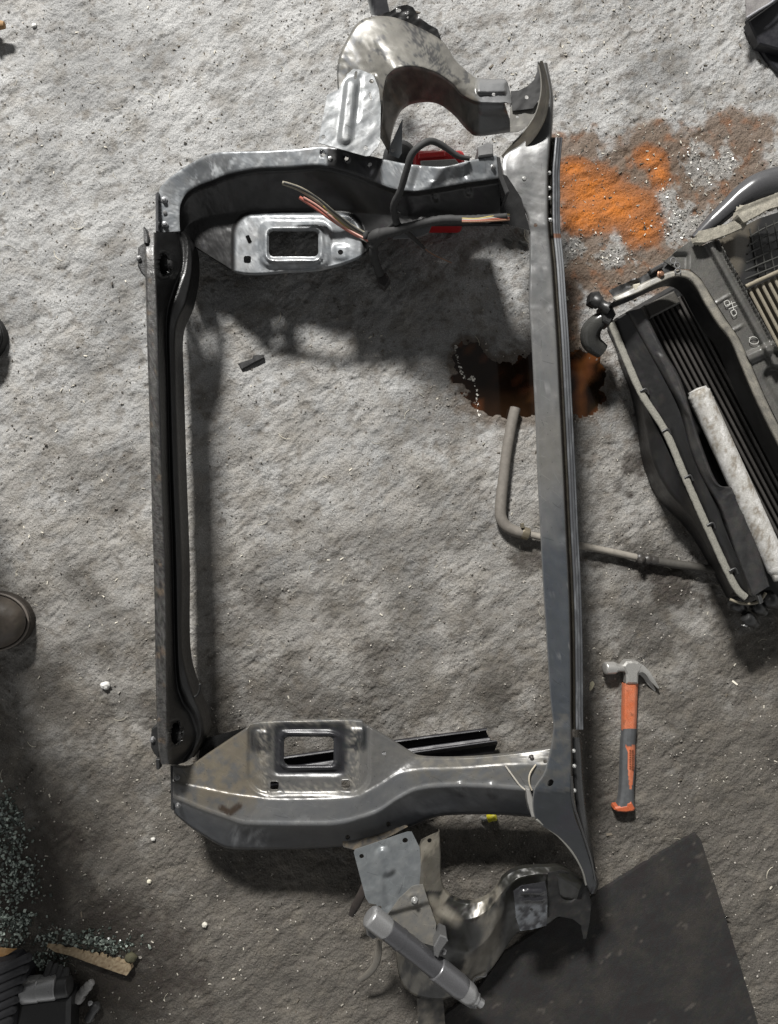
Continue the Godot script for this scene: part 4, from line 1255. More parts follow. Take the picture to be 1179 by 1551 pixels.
func damper() -> void:
	var t := thing("gas_damper", "silver cylindrical damper lying diagonally across the lower wheel arch panel", "damper", 640, 1450)
	var a := P(562, 1388, 200)
	var b := P(724, 1516, 160)
	var at := func(f: float) -> Vector3: return a.lerp(b, f)
	turned("end_cap", at.call(-0.02), at.call(0.16), [0.0, 14.0, 0.05, 19.0, 0.12, 22.0, 0.85, 22.0, 0.93, 20.0, 1.0, 18.0], t, M.chrome, Color(0.4, 0.4, 0.4))
	turned("barrel", at.call(0.15), at.call(0.62), [0.0, 19.0, 0.02, 20.5, 0.22, 20.5, 0.23, 21.6, 0.27, 21.6, 0.28, 20.5, 0.98, 20.5, 1.0, 19.0], t, M.chrome, Color(0.13, 0.13, 0.14))
	turned("sleeve", at.call(0.6), at.call(0.86), [0.0, 20.0, 0.02, 23.0, 0.06, 23.4, 0.8, 23.0, 0.96, 22.0, 1.0, 19.0], t, M.chrome, Color(0.2, 0.2, 0.21))
	turned("collar", at.call(0.82), at.call(0.96), [0.0, 19.0, 0.1, 21.0, 0.6, 21.0, 0.8, 19.0, 1.0, 14.0], t, M.chrome, Color(0.4, 0.4, 0.4))
	turned("end_bolt", at.call(0.94), at.call(1.04), [0.0, 14.0, 0.4, 14.0, 0.42, 9.5, 0.95, 9.5, 1.0, 8.0], t, M.chrome, Color(0.45, 0.45, 0.45), 8)
	prism("bracket", pts2([657, 1434, 667, 1416, 677, 1420, 679, 1426, 668, 1442, 664, 1452, 658, 1448]), 150, 196, t, M.chrome, Color(0.24, 0.24, 0.24), 2.0)
	bolt(672, 1441, 176, 4.0, t, Color(0.5, 0.5, 0.5))
	prism("cap_lug", pts2([553, 1400, 562, 1408, 574, 1420, 566, 1424, 556, 1418]), 140, 176, t, M.chrome, Color(0.26, 0.26, 0.26), 3.0)
	prism("end_lug", pts2([690, 1513, 706, 1514, 722, 1524, 722, 1529, 712, 1528, 700, 1520]), 90, 122, t, M.chrome, Color(0.36, 0.36, 0.36), 2.0)

func harness() -> void:
	var t := thing("wiring_harness", "taped black wiring loom with cut red and beige wires draped over the upper rail", "wiring", 590, 350)
	var tape := Color(0.026, 0.026, 0.027)
	tube("taped_loom", [768, 327, 256, 735, 331, 257, 700, 333, 257, 671, 333, 256, 637, 339, 250, 601, 349, 228, 578, 356, 208, 566, 374, 186], [5.0, 7.0, 8.0, 8.5, 8.0, 9.0, 11.0, 8.0], t, M.rubber, tape, 60, 12, 1.0, 0.14)
	tube("loom_branch", [602, 340, 236, 598, 326, 246, 597, 310, 264, 607, 288, 290, 616, 258, 314, 623, 236, 328, 634, 223, 334, 650, 214, 332, 664, 217, 326, 680, 227, 318, 695, 237, 311, 711, 240, 305], [6.5, 6.5, 6.5, 6.0, 6.0, 6.0, 6.0, 6.0, 5.5, 5.0, 4.0], t, M.rubber, tape, 60, 12, 1.0, 0.1)
	tube("loom_branch", [566, 372, 186, 567, 388, 172, 571, 402, 152, 576, 416, 130], [9.0, 8.0, 8.0, 9.0], t, M.rubber, tape, 24, 12, 0.8, 0.12)
	prism("connector", pts2([570, 418, 585, 412, 592, 424, 583, 437, 574, 431]), 108, 130, t, M.plastic, Color(0.02, 0.019, 0.018), 3.0)
	tube("loom_branch", [604, 340, 236, 612, 348, 220, 626, 360, 190, 643, 376, 150], [5.0, 4.5, 4.0, 3.0], t, M.rubber, tape, 24, 10, 1.0, 0.1)
	tube("copper_strand", [643, 376, 150, 654, 384, 132, 668, 391, 114, 684, 398, 96], 1.0, t, M.wire, Color(0.28, 0.13, 0.06), 20, 6)
	tube("wire", [578, 357, 210, 590, 345, 224, 598, 336, 238, 604, 322, 250], 4.0, t, M.rubber, tape, 20, 10, 1.0, 0.1)
	# the stripped end: one beige sheath, coloured wires
	tube("wire_sheath", [428, 277, 214, 441, 281, 212, 458, 288, 208, 484, 305, 200, 508, 325, 190, 533, 344, 178, 556, 357, 182, 574, 359, 202], [4.0, 5.0, 5.0, 5.0, 5.0, 5.5, 6.0, 8.0], t, M.wire, Color(0.25, 0.225, 0.17), 50, 10, 1.0, 0.12)
	tube("wire", [430, 277, 217, 452, 284, 214, 478, 298, 207, 505, 320, 197, 532, 341, 186, 556, 356, 188], 2.0, t, M.rubber, Color(0.02, 0.02, 0.02), 40, 8)
	tube("wire", [454, 299, 206, 474, 312, 198, 496, 328, 188, 520, 344, 176, 548, 360, 178, 566, 366, 192], 3.4, t, M.wire, Color(0.5, 0.16, 0.12), 40, 8)
	tube("wire", [460, 299, 208, 480, 311, 200, 502, 328, 190, 526, 346, 178, 552, 361, 182], 2.2, t, M.wire, Color(0.6, 0.32, 0.26), 40, 8)
	tube("wire", [490, 312, 200, 510, 331, 188, 530, 347, 178, 550, 360, 182], 1.6, t, M.wire, Color(0.52, 0.42, 0.08), 30, 6)
	tube("wire", [496, 322, 194, 514, 340, 180, 532, 352, 174, 556, 366, 182], 2.0, t, M.wire, Color(0.42, 0.4, 0.36), 30, 6)
	for k in 4:
		tube("wire", [700, 331.0 + k * 1.6, 264, 722, 331.5 + k * 1.4, 264, 745, 328.0 + k * 2.2, 262, 772, 325.0 + k * 2.6, 254], 1.8, t, M.wire, [Color(0.45, 0.36, 0.12), Color(0.42, 0.4, 0.35), Color(0.4, 0.12, 0.08), Color(0.3, 0.16, 0.1)][k], 24, 6)
	turned("tape_knot", P(560, 364, 188), P(580, 352, 212), [0.0, 6.0, 0.2, 11.0, 0.5, 13.0, 0.8, 12.0, 1.0, 7.0], t, M.rubber, tape, 12)
	turned("tape_knot", P(553, 362, 184), P(557, 350, 190), [0.0, 4.0, 0.4, 7.0, 1.0, 4.0], t, M.rubber, tape, 12)

func hose_on_floor() -> void:
	var t := thing("coolant_hose", "dusty grey elbow hose with clamp and thin pipe lying on the floor", "hose", 800, 780)
	var c := Color(0.17, 0.155, 0.135)
	tube("rubber_hose", [781, 618, 16, 777, 634, 17, 772, 660, 17, 767, 690, 17, 763, 724, 17, 759, 760, 17, 759, 783, 17, 767, 797, 17, 782, 805, 17, 800, 809, 17], [11.5, 11.5, 11.8, 11.5, 11.5, 11.8, 12.5, 12.5, 12.0, 12.0], t, M.rubber, c, 70, 16)
	turned("hose_clamp", P(791, 806.5, 17), P(801, 809.5, 17), [0.0, 12.0, 0.02, 13.6, 0.98, 13.6, 1.0, 12.0], t, M.alloy, Color(0.3, 0.26, 0.19))
	prism("clamp_ear", pts2([789, 793, 794, 792, 795, 800, 790, 800]), 20, 32, t, M.alloy, Color(0.3, 0.27, 0.2), 1.0)
	tube("metal_pipe", [798, 808.5, 17, 820, 813.5, 17, 877, 826, 15, 920, 834.5, 14, 968, 845, 14], 7.5, t, M.rubber, Color(0.24, 0.22, 0.19), 40, 12)
	turned("pipe_fitting", P(964, 844, 14), P(996, 850, 14), [0.0, 7.0, 0.05, 11.0, 0.25, 11.5, 0.3, 8.0, 0.4, 8.0, 0.45, 11.0, 0.6, 11.0, 0.65, 9.0, 0.75, 9.0, 0.8, 10.5, 1.0, 9.0], t, M.plastic, Color(0.05, 0.047, 0.042))
	turned("valve_stub", P(975, 846, 20), P(970, 851, 32), [0.0, 6.0, 0.8, 6.0, 1.0, 4.5], t, M.plastic, Color(0.05, 0.045, 0.04))
	tube("metal_pipe", [994, 850, 14, 1020, 854, 14, 1050, 858, 16, 1090, 864, 20], [9.0, 9.5, 9.0, 8.0], t, M.rubber, Color(0.06, 0.056, 0.05), 24, 12)

func hammer() -> void:
	var t := thing("claw_hammer", "claw hammer with scuffed orange and grey handle lying on the floor", "hammer", 950, 1110)
	var steel := Color(0.6, 0.59, 0.56)
	var head := turned("head", P(916, 1012, 27), P(952, 1011, 16), [0.0, 8.0, 0.01, 12.5, 0.06, 13.4, 0.38, 13.4, 0.46, 11.5, 0.56, 8.4, 0.75, 8.8, 0.9, 11.0, 1.0, 11.0], t, M.alloy, steel, 24)
	prism("cheek", pts2([944, 1009, 950, 1002, 958, 1001.5, 968, 1003, 974, 1008, 971, 1017, 968, 1021, 967.5, 1036, 949.5, 1036, 949.5, 1022]), 4, 30, t, M.alloy, steel, 4.0)
	for s in 2:
		var r0 := [966, 1004, 29.0 - s * 15, 974, 1007, 28.0 - s * 15, 983, 1016, 25.0 - s * 14, 991, 1028, 20.0 - s * 11, 999, 1042, 14.0 - s * 8]
		var r1 := [967, 1020, 29.0 - s * 15, 973, 1018, 28.0 - s * 15, 979, 1022, 25.0 - s * 14, 986, 1032, 20.0 - s * 11, 997, 1043, 14.0 - s * 8]
		if s == 1:
			r0 = shifted(r0, -5.0, 4.0, 0)
			r1 = shifted(r1, -5.0, 4.0, 0)
		var g := loft([r0, r1], 24, [6])
		sheet("claw", g, t, M.alloy, 7.0 if s == 0 else 5.0, func(_x: float, _y: float) -> Color: return steel, func(x: float, y: float) -> float: return -3.0 * sstep(0.0, 1.0, absf((y - 1012) - (x - 970)) / 12.0), 0.0)
	var orange := func(x: float, y: float) -> Color:
		var c := dust(x, y, Color(0.55, 0.14, 0.055), Color(0.62, 0.22, 0.12), -0.3, 0.4, 0.05)
		var wear := sstep(0.3, 0.5, nz(x, y, 0.09))
		return c.lerp(Color(0.22, 0.09, 0.05), wear * 0.7)
	var sh := [944, 1035, 15, 943.5, 1060, 15, 943, 1085, 15, 943, 1108, 15]
	var sh2 := [967, 1035, 15, 966, 1060, 15, 965, 1085, 15, 964, 1108, 15]
	var sg := loft([dropped(sh, 9.0), sh, shifted(sh, 4, 0, 9.0), shifted(sh2, -4, 0, 9.0), sh2, dropped(sh2, 9.0)], 40, [2, 3, 6, 3, 2])
	sheet("shaft", sg, t, M.plastic, 2.0, orange, null, 0.0)
	var grip_l := [943, 1104, 14, 941, 1125, 14, 940, 1160, 14, 939, 1190, 14, 937, 1208, 14, 932, 1226, 14]
	var grip_r := [965, 1104, 14, 963, 1125, 14, 963, 1160, 14, 961, 1190, 14, 961, 1208, 14, 962, 1226, 14]
	var gg := loft([dropped(grip_l, 8.0), grip_l, shifted(grip_l, 3, 0, 10.0), shifted(grip_l, 8, 0, 14.0), shifted(grip_r, -8, 0, 14.0), shifted(grip_r, -3, 0, 10.0), grip_r, dropped(grip_r, 8.0)], 70, [2, 3, 3, 6, 3, 3, 2])
	var panel := pts2([947.5, 1128, 952, 1131, 962, 1128, 962, 1150, 960, 1175, 957, 1196, 953.5, 1196, 951, 1160, 951, 1140])
	var gcol := func(x: float, y: float) -> Color:
		if Geometry2D.is_point_in_polygon(Vector2(x, y), panel):
			return orange.call(x, y)
		if y > 1222.5:
			return Color(0.55, 0.16, 0.06)
		return Color(0.085, 0.087, 0.092)
	sheet("grip", gg, t, M.rubber, 2.0, gcol, func(x: float, y: float) -> float: return -1.0 if Geometry2D.is_point_in_polygon(Vector2(x, y), panel) else 0.0, 0.0)
	prism("butt_cap", pts2([932, 1223, 949, 1220, 950, 1216, 957, 1215, 962, 1225, 961, 1229, 948, 1231, 936, 1230, 931, 1227]), 3, 29, t, M.plastic, Color(0.5, 0.12, 0.05), 3.0)
	# worn print bars on the label panel
	var ink := Color(0.2, 0.07, 0.035)
	for k in 2:
		for j in 9:
			prism("print_mark", pts2([953.6 + k * 4.0, 1136.0 + j * 3.4, 956.4 + k * 4.0, 1136.0 + j * 3.4, 956.4 + k * 4.0, 1138.2 + j * 3.4, 953.6 + k * 4.0, 1138.2 + j * 3.4]), 26.5, 27.6, t, M.plastic, ink, 0.1)
	head.name = "head"

func under_items() -> void:
	# red case beneath the upper rail
	var t := thing("red_case", "flat red metal case tucked beneath the upper rail", "case", 665, 290)
	prism("body", round_rect(626, 226, 704, 336, 8), 4, 66, t, M.paint_red, Color(0.5, 0.014, 0.018), 6.0)
	prism("lid_rib", pts2([634, 231, 674, 228, 675, 236, 634, 240]), 64, 70, t, M.paint_red, Color(0.55, 0.03, 0.03), 2.0)
	prism("lid_rib", pts2([660, 330, 702, 327, 702, 334, 660, 337]), 64, 70, t, M.paint_red, Color(0.55, 0.03, 0.03), 2.0)
	prism("grey_tray", pts2([637, 243, 690, 240, 700, 252, 640, 256]), 64, 78, t, M.plastic, Color(0.28, 0.28, 0.27), 2.0)
	var d := thing("black_disc", "black round rubber disc on the floor in the upper arch opening", "disc", 610, 245)
	turned("disc", P(606, 240, 4), P(606, 240, 60), [0.0, 32.0, 0.1, 36.0, 0.8, 36.0, 1.0, 28.0], d, M.rubber, Color(0.02, 0.02, 0.02), 28)
	# trim channel under the lower rail
	var s := thing("door_trim_strip", "black ribbed plastic trim channel lying under the lower rail", "trim strip", 600, 1130)
	var line := func(dy: float, x1: float, h: float) -> Array:
		return [400, 1149 + dy, h, 500, 1135 + dy, h, 600, 1120 + dy * 0.97, h, x1, 1102 + (738 - x1) * 0.13 + dy * 0.9, h]
	var g := loft([line.call(0, 738, 18), line.call(1, 738, 40), line.call(5, 737, 44), line.call(7, 737, 22), line.call(15, 740, 22), line.call(17, 742, 30), line.call(22, 742, 33)], 60, [1, 3, 1, 5, 1, 3])
	sheet("upper_channel", g, s, M.plastic, 2.0, func(_x: float, _y: float) -> Color: return Color(0.022, 0.022, 0.024), null, 1.0)
	var g2 := loft([line.call(20, 700, 20), line.call(23, 752, 34), line.call(27, 754, 34), line.call(29, 754, 16), line.call(44, 748, 14), line.call(46, 748, 6)], 60, [1, 2, 1, 5, 1])
	sheet("lower_channel", g2, s, M.plastic, 2.0, func(_x: float, y: float) -> Color: return Color(0.03, 0.03, 0.032), null, 1.0)
	# yellow clip by the lower rail
	var y := thing("yellow_clip", "small bright yellow plastic clip below the lower rail", "clip", 742, 1238)
	turned("ring", P(738, 1240, 14), P(752, 1236, 18), [0.0, 4.0, 0.1, 9.0, 0.5, 8.0, 0.9, 9.5, 1.0, 6.0], y, M.plastic, Color(0.7, 0.62, 0.03), 14)
	tube("tail", [728, 1238, 10, 734, 1240, 14, 740, 1239, 16], [4.0, 5.0, 4.0], y, M.plastic, Color(0.24, 0.24, 0.22), 10, 8)

# ------------------------------------------------------------------ radiator pack

func radiator() -> void:
	var t := thing("radiator_pack", "car radiator pack with grey plastic carrier leaning at the right edge", "radiator", 1080, 620)
	var black := Color(0.018, 0.018, 0.019)
	var grey := Color(0.15, 0.145, 0.135)
	# dark body filling the pack between its faces
	prism("core_body", pts2([935, 480, 1030, 425, 1090, 372, 1250, 300, 1250, 930, 1150, 900, 1112, 885, 1074, 804, 1009, 655]), 6, 84, t, M.plastic, Color(0.012, 0.012, 0.012), 8.0)
	# fan shroud bulging out on the near side
	var f0 := [930, 500, 20, 940, 545, 18, 956, 590, 16, 967, 640, 16, 976, 700, 16, 1000, 755, 16, 1040, 798, 16, 1068, 840, 18, 1104, 906, 24]
	var f1 := [934, 500, 80, 946, 545, 86, 966, 600, 90, 978, 645, 92, 990, 698, 92, 1012, 742, 92, 1044, 780, 92, 1072, 828, 90, 1108, 900, 90]
	var f2 := [928, 494, 118, 947, 545, 122, 970, 598, 124, 986, 632, 124, 1005, 670, 124, 1022, 706, 124, 1046, 758, 124, 1072, 812, 122, 1112, 896, 118]
	var g := loft([dropped(f0, 10.0), f0, f1, f2], 80, [1, 10, 6])
	sheet("fan_shroud", g, t, M.plastic, 2.5, func(x: float, y: float) -> Color: return dust(x, y, Color(0.014, 0.014, 0.015), Color(0.034, 0.032, 0.03), -0.1, 0.5, 0.02))
	# crimped edge rail
	var rail := [926, 489, 132, 954, 557, 134, 974, 600, 135, 1009, 655, 136, 1039, 725, 136, 1074, 804, 135, 1112, 885, 132, 1130, 905, 130]
	var rl := tube("edge_rail", rail, 7.6, t, M.board, Color(0.27, 0.26, 0.225), 90, 8, 0.5, 0.12)
	for q in [[976, 596], [1009, 657], [1043, 727], [1077, 799], [1111, 868]]:
		tube("crimp_tab", [q[0] - 6, q[1] - 3, 139, q[0] + 3, q[1] - 7, 140, q[0] + 7, q[1] + 1, 137], 2.2, rl, M.plastic, Color(0.05, 0.05, 0.048), 10, 6)
	# black panel between rail and middle rail
	var p0 := shifted(rail, 5, -2, -4)
	var p1 := [952, 474, 150, 984, 535, 152, 1006, 575, 153, 1030, 625, 154, 1050, 695, 154, 1082, 762, 152, 1118, 850, 148, 1140, 903, 146]
	var pg := loft([p0, p1], 70, [10])
	sheet("front_panel", pg, t, M.plastic, 2.0, func(x: float, y: float) -> Color: return dust(x, y, Color(0.017, 0.017, 0.018), Color(0.045, 0.042, 0.038), 0.1, 0.6, 0.03), func(x: float, y: float) -> float: return 2.0 * rim(x, y, 1090, 760, 20, 60, 5, 2.0))
	# middle rail: dark plastic deflector with steps
	var m0 := [950, 472, 152, 985, 535, 154, 1012, 582, 155, 1034, 625, 156, 1048, 682, 156, 1068, 728, 156, 1094, 775, 154, 1116, 840, 150, 1140, 903, 148]
	var m1 := [974, 466, 160, 1006, 530, 164, 1030, 572, 166, 1046, 620, 168, 1064, 676, 168, 1088, 732, 168, 1116, 742, 166, 1140, 800, 162, 1166, 888, 158]
	var mg := loft([dropped(m0, 12.0), m0, shifted(m0, 3, -1, 4), shifted(m1, -3, 1, 4), m1, dropped(m1, 30.0)], 100, [1, 1, 6, 1, 2])
	sheet("air_deflector", mg, t, M.plastic, 2.0, func(x: float, y: float) -> Color: return dust(x, y, Color(0.026, 0.026, 0.028), Color(0.06, 0.057, 0.053), -0.2, 0.4, 0.03), func(x: float, y: float) -> float: return 4.0 * bead(x, y, 1000, 540, 1040, 625, 3.0, 3.0) + 3.0 * rim(x, y, 1112, 800, 14, 50, 5, 3.0))
	# condenser slats
	var d := Vector2(0.465, 0.885)
	var nrm := Vector2(0.885, -0.465)
	for k in 11:
		var a := Vector2(982, 474) + nrm * (k * 8.4)
		var b := a + d * 460.0
		prism("fin", PackedVector2Array([a, a + nrm * 4.6, b + nrm * 4.6, b]), 96, 124, t, M.plastic, Color(0.055, 0.053, 0.05), 1.4)
	prism("core_header", PackedVector2Array([Vector2(976, 462), Vector2(1022, 440), Vector2(1032, 458), Vector2(985, 482)]), 100, 136, t, M.plastic, Color(0.07, 0.066, 0.058), 3.0)
	# receiver cylinder
	var ra := P(1056, 590, 168)
	var rb := P(1182, 868, 160)
	var rp := PackedVector3Array()
	var rr := PackedFloat32Array()
	for k in 91:
		var f := k / 90.0
		rp.append(ra.lerp(rb, f) - origin_of(t))
		var q := 21.0
		if f < 0.012 or f > 0.985:
			q = 18.0
		elif f < 0.05:
			q = 21.8 if absf(f - 0.03) > 0.006 else 20.4
		elif f < 0.075:
			q = 20.2 if f < 0.057 else 21.8
		elif absf(f - 0.62) < 0.008 or absf(f - 0.78) < 0.006:
			q = 21.5
		rr.append(q * 0.001)
	var stain := func(k: int, j: int) -> Color:
		var u := n_warp.get_noise_2d(k * 0.09, j * 0.16) + 0.6 * n_fine.get_noise_2d(k * 0.5, j * 0.9)
		return Color(0.5, 0.49, 0.46).lerp(Color(0.2, 0.165, 0.12), 0.75 * sstep(0.02, 0.5, u)).lerp(Color(0.66, 0.65, 0.63), sstep(0.15, 0.5, -u))
	put("receiver_tube", tube_mesh(rp, rr, 30, Color.WHITE, 1.0, stain), M.board, t)
	# grey carrier: window lip, fascia, ridges
	var lip := [932, 457, 196, 962, 446, 202, 996, 430, 210, 1022, 420, 216, 1040, 422, 220, 1053, 434, 222, 1066, 458, 224, 1086, 490, 226, 1106, 516, 226, 1122, 553, 228, 1142, 600, 230, 1166, 650, 230, 1200, 715, 230]
	var lipo := [930, 449, 190, 958, 436, 198, 990, 421, 206, 1020, 410, 214, 1044, 410, 220, 1062, 424, 224, 1078, 450, 226, 1098, 482, 228, 1120, 514, 228, 1138, 553, 230, 1158, 600, 232, 1180, 645, 232, 1215, 705, 232]
	var lg := loft([dropped(lip, 60.0), shifted(lip, -1, 0, -14), lip, shifted(lip, 2, -2, 3), shifted(lipo, -2, 2, 3), lipo, dropped(lipo, 8.0)], 130, [4, 1, 1, 5, 1, 1])
	sheet("window_lip", lg, t, M.plastic, 2.5, null, null, 0.6, func(x: float, y: float, r: float) -> Color: return Color(0.018, 0.018, 0.018).lerp(dust(x, y, Color(0.13, 0.125, 0.112), Color(0.29, 0.27, 0.225), -0.3, 0.4, 0.05), sstep(1.2, 1.9, r)))
	var fascia := field(pts2([1006, 396, 1030, 376, 1052, 362, 1064, 372, 1086, 362, 1100, 385, 1130, 440, 1176, 524, 1215, 590, 1215, 702, 1180, 643, 1158, 598, 1138, 551, 1120, 512, 1098, 480, 1078, 448, 1062, 422, 1046, 408, 1024, 406]), 3.0, func(x: float, y: float) -> float: return 222.0 + 0.03 * (x - 1000.0) + 0.0 * y)
	var ridge := func(x: float, y: float) -> float:
		var h := 12.0 * bead(x, y, 1074, 366, 1176, 552, 5.0, 2.5) + 9.0 * bead(x, y, 1090, 364, 1190, 548, 4.0, 2.0)
		h -= 12.0 * pad(x, y, 1022, 398, 20, 14, 5, 3.0) * 0.6
		h += 10.0 * bead(x, y, 1134, 542, 1200, 512, 7.0, 3.0)
		h -= 14.0 * bead(x, y, 1172, 570, 1200, 620, 14.0, 2.5)
		h += 4.0 * bead(x, y, 1080, 462, 1104, 448, 1.5, 1.5) + 4.0 * bead(x, y, 1108, 502, 1124, 494, 1.5, 1.5)
		return h
	sheet("fascia", fascia, t, M.plastic, 2.5, func(x: float, y: float) -> Color: return dust(x, y, Color(0.072, 0.071, 0.068), Color(0.125, 0.121, 0.108), -0.4, 0.6, 0.03), ridge)
	# chalk scrawl on the fascia
	var chalk := Color(0.36, 0.355, 0.33)
	for q in [[1097, 457, 1103, 455, 1106, 461, 1100, 464, 1097, 457], [1101, 462, 1114, 458], [1104, 468, 1117, 463], [1108, 456, 1112, 470], [1107, 472, 1113, 469, 1116, 475, 1111, 479, 1107, 472]]:
		chalk_line(t, q, chalk)
	chalk_line(t, [1135, 512, 1142, 510, 1149, 514, 1148, 520, 1140, 521, 1135, 517, 1137, 512], chalk)
	# end block: clip, rusty bolt, three-ring moulding
	var block := field(pts2([922, 440, 944, 430, 970, 420, 1000, 402, 1006, 396, 1024, 406, 1020, 410, 990, 422, 958, 437, 930, 451]), 3.0, func(x: float, y: float) -> float: return 188.0 + 0.2 * (x - 925.0))
	sheet("end_block", block, t, M.plastic, 2.5, func(x: float, y: float) -> Color: return Color(0.03, 0.03, 0.031), func(x: float, y: float) -> float: return -10.0 * pad(x, y, 955, 432, 12, 6, 2, 2.0) + 2.0 * nz(x, y, 0.05))
	prism("pale_clip", pts2([959, 431, 970, 428, 973, 438, 962, 441]), 186, 204, t, M.plastic, Color(0.5, 0.47, 0.38), 2.0)
	bolt(1000.7, 416, 212, 4.8, t, Color(0.36, 0.2, 0.13))
	for q in [[1020, 395], [1026, 402], [1027, 411]]:
		ring("ring_moulding", q[0], q[1], 224, 4.2, 1.0, t, Color(0.1, 0.1, 0.1))
	prism("bracket_notch", pts2([985, 408, 1003, 398, 1006, 404, 988, 414]), 196, 214, t, M.plastic, Color(0.05, 0.05, 0.05), 2.0)
	# rubber hose stub and connector at the corner
	tube("hose_stub", [926, 478, 120, 908, 486, 112, 896, 500, 100, 896, 518, 88, 912, 532, 80], [13.0, 17.0, 20.0, 20.0, 16.0], t, M.gloss_black, Color(0.06, 0.059, 0.057), 30, 18)
	turned("connector", P(897, 452, 130), P(925, 470, 140), [0.0, 7.0, 0.1, 13.0, 0.4, 14.0, 0.45, 10.0, 0.7, 10.0, 0.75, 13.0, 1.0, 12.0], t, M.plastic, black, 16)
	prism("connector_lug", pts2([896, 442, 908, 440, 914, 450, 904, 462, 894, 456]), 110, 142, t, M.plastic, black, 3.0)
	prism("connector_lug", pts2([912, 462, 926, 458, 934, 476, 924, 492, 914, 486]), 96, 138, t, M.plastic, Color(0.025, 0.025, 0.026), 3.0)
	# upper bracket bars and the big hose behind them
	var weather := Color(0.3, 0.28, 0.23)
	for q in [[246.0, pts2([1053, 367, 1057, 354, 1064, 349, 1100, 340, 1127, 327, 1132, 333, 1131, 342, 1102, 355, 1068, 367])], [256.0, pts2([1117, 325, 1120, 316, 1128, 311, 1150, 302, 1215, 279, 1215, 302, 1166, 316, 1127, 337])]]:
		var h0: float = q[0]
		var bar := field(q[1], 3.0, func(_x: float, _y: float) -> float: return h0)
		sheet("bracket_bar", bar, t, M.board, 14.0, func(x: float, y: float) -> Color: return dust(x, y, weather * 0.7, weather * 1.25, -0.3, 0.4, 0.06), func(x: float, y: float) -> float: return 1.2 * nz(x, y, 0.05) + 0.8 * nz(x, y, 0.2) - 3.0 * bead(x, y, 1120, 322, 1215, 285, 2.0, 4.0))
	tube("radiator_hose", [1052, 362, 150, 1076, 340, 156, 1100, 318, 160, 1126, 296, 164, 1158, 280, 166, 1215, 272, 166], [9.0, 16.0, 18.0, 25.0, 29.0, 29.0], t, M.gloss_black, Color(0.075, 0.075, 0.08), 50, 18)
	# pocket, grille and gold radiator fins
	var pocket := field(pts2([1088, 364, 1128, 342, 1152, 330, 1215, 310, 1215, 400, 1128, 436, 1110, 404]), 4.0, func(x: float, y: float) -> float: return 212.0 - 1.5 * maxf(0.0, x - 1112.0) * 0.35)
	sheet("side_pocket", pocket, t, M.plastic, 2.0, func(x: float, y: float) -> Color: return Color(0.1, 0.088, 0.07).lerp(Color(0.02, 0.02, 0.02), sstep(1122, 1136, x + (y - 390) * 0.35)))
	for k in 6:
		tube("grille_bar", [1126.0 + k * 2.0, 424.0 - k * 13.0, 202, 1160, 410.0 - k * 13.0, 196, 1215, 388.0 - k * 13.0, 190], 1.8, t, M.plastic, Color(0.05, 0.049, 0.046), 12, 6)
	for k in 6:
		tube("grille_bar", [1136.0 + k * 12.0, 346.0 - k * 4.0, 202, 1142.0 + k * 12.0, 380.0 - k * 4.0, 198, 1150.0 + k * 12.0, 420.0 - k * 4.0, 194], 1.4, t, M.plastic, Color(0.05, 0.049, 0.046), 12, 6)
	tube("core_edge", [1130, 434, 206, 1160, 420, 206, 1215, 396, 206], 4.0, t, M.plastic, Color(0.26, 0.23, 0.17), 14, 8, 0.7, 0.2)
	for k in 8:
		var a := Vector2(1133, 438) + Vector2(9.5, -4.4) * k
		prism("core_tube", PackedVector2Array([a, a + Vector2(4.6, -2.2), a + Vector2(4.6, -2.2) + d * 130.0, a + d * 130.0]), 176, 200, t, M.plastic, Color(0.27, 0.24, 0.185), 1.5)
	# wiring and plugs at the bottom corner
	for q in [[1118, 918, 16.0], [1136, 940, 15.0], [1150, 922, 14.0], [1168, 910, 18.0]]:
		turned("plug", P(q[0] - 8, q[1] - 6, 100), P(q[0] + 8, q[1] + 6, 84), [0.0, q[2] * 0.6, 0.15, q[2], 0.6, q[2] * 0.9, 0.65, q[2] * 0.7, 1.0, q[2] * 0.6], t, M.plastic, Color(0.016, 0.016, 0.016), 12)
	tube("cable", [1106, 908, 112, 1126, 914, 116, 1148, 912, 120, 1160, 898, 128], 3.0, t, M.wire, Color(0.3, 0.27, 0.2), 20, 8)
	prism("metal_clip", pts2([1148, 902, 1153, 900, 1157, 912, 1152, 915]), 118, 130, t, M.alloy, Color(0.45, 0.45, 0.44), 1.0)
	prism("metal_clip", pts2([1126, 948, 1134, 938, 1139, 940, 1132, 950]), 92, 102, t, M.alloy, Color(0.45, 0.45, 0.44), 1.0)
	tube("metal_clip", [1172, 876, 170, 1186, 874, 170], 7.0, t, M.alloy, Color(0.5, 0.49, 0.46), 6, 10)

func chalk_line(t: Node3D, q: Array, col: Color) -> void:
	var a := []
	for k in range(0, q.size(), 2):
		a.append_array([q[k], q[k + 1], 226.5 + 0.03 * (q[k] - 1000)])
	tube("chalk_mark", a, 0.75, t, M.chip, col, 14, 6, 0.5)

func ring(nm: String, x: float, y: float, h: float, r: float, w: float, t: Node3D, col: Color) -> void:
	var tm := TorusMesh.new()
	tm.inner_radius = (r - w) * 0.001 * 1.25
	tm.outer_radius = (r + w) * 0.001 * 1.25
	tm.rings = 16
	tm.ring_segments = 8
	var o := put(nm, tm, mat_plain(col.linear_to_srgb(), 0.5, 0.0), t)
	o.position = P(x, y, h) - origin_of(t)

# ------------------------------------------------------------------ things at the edges

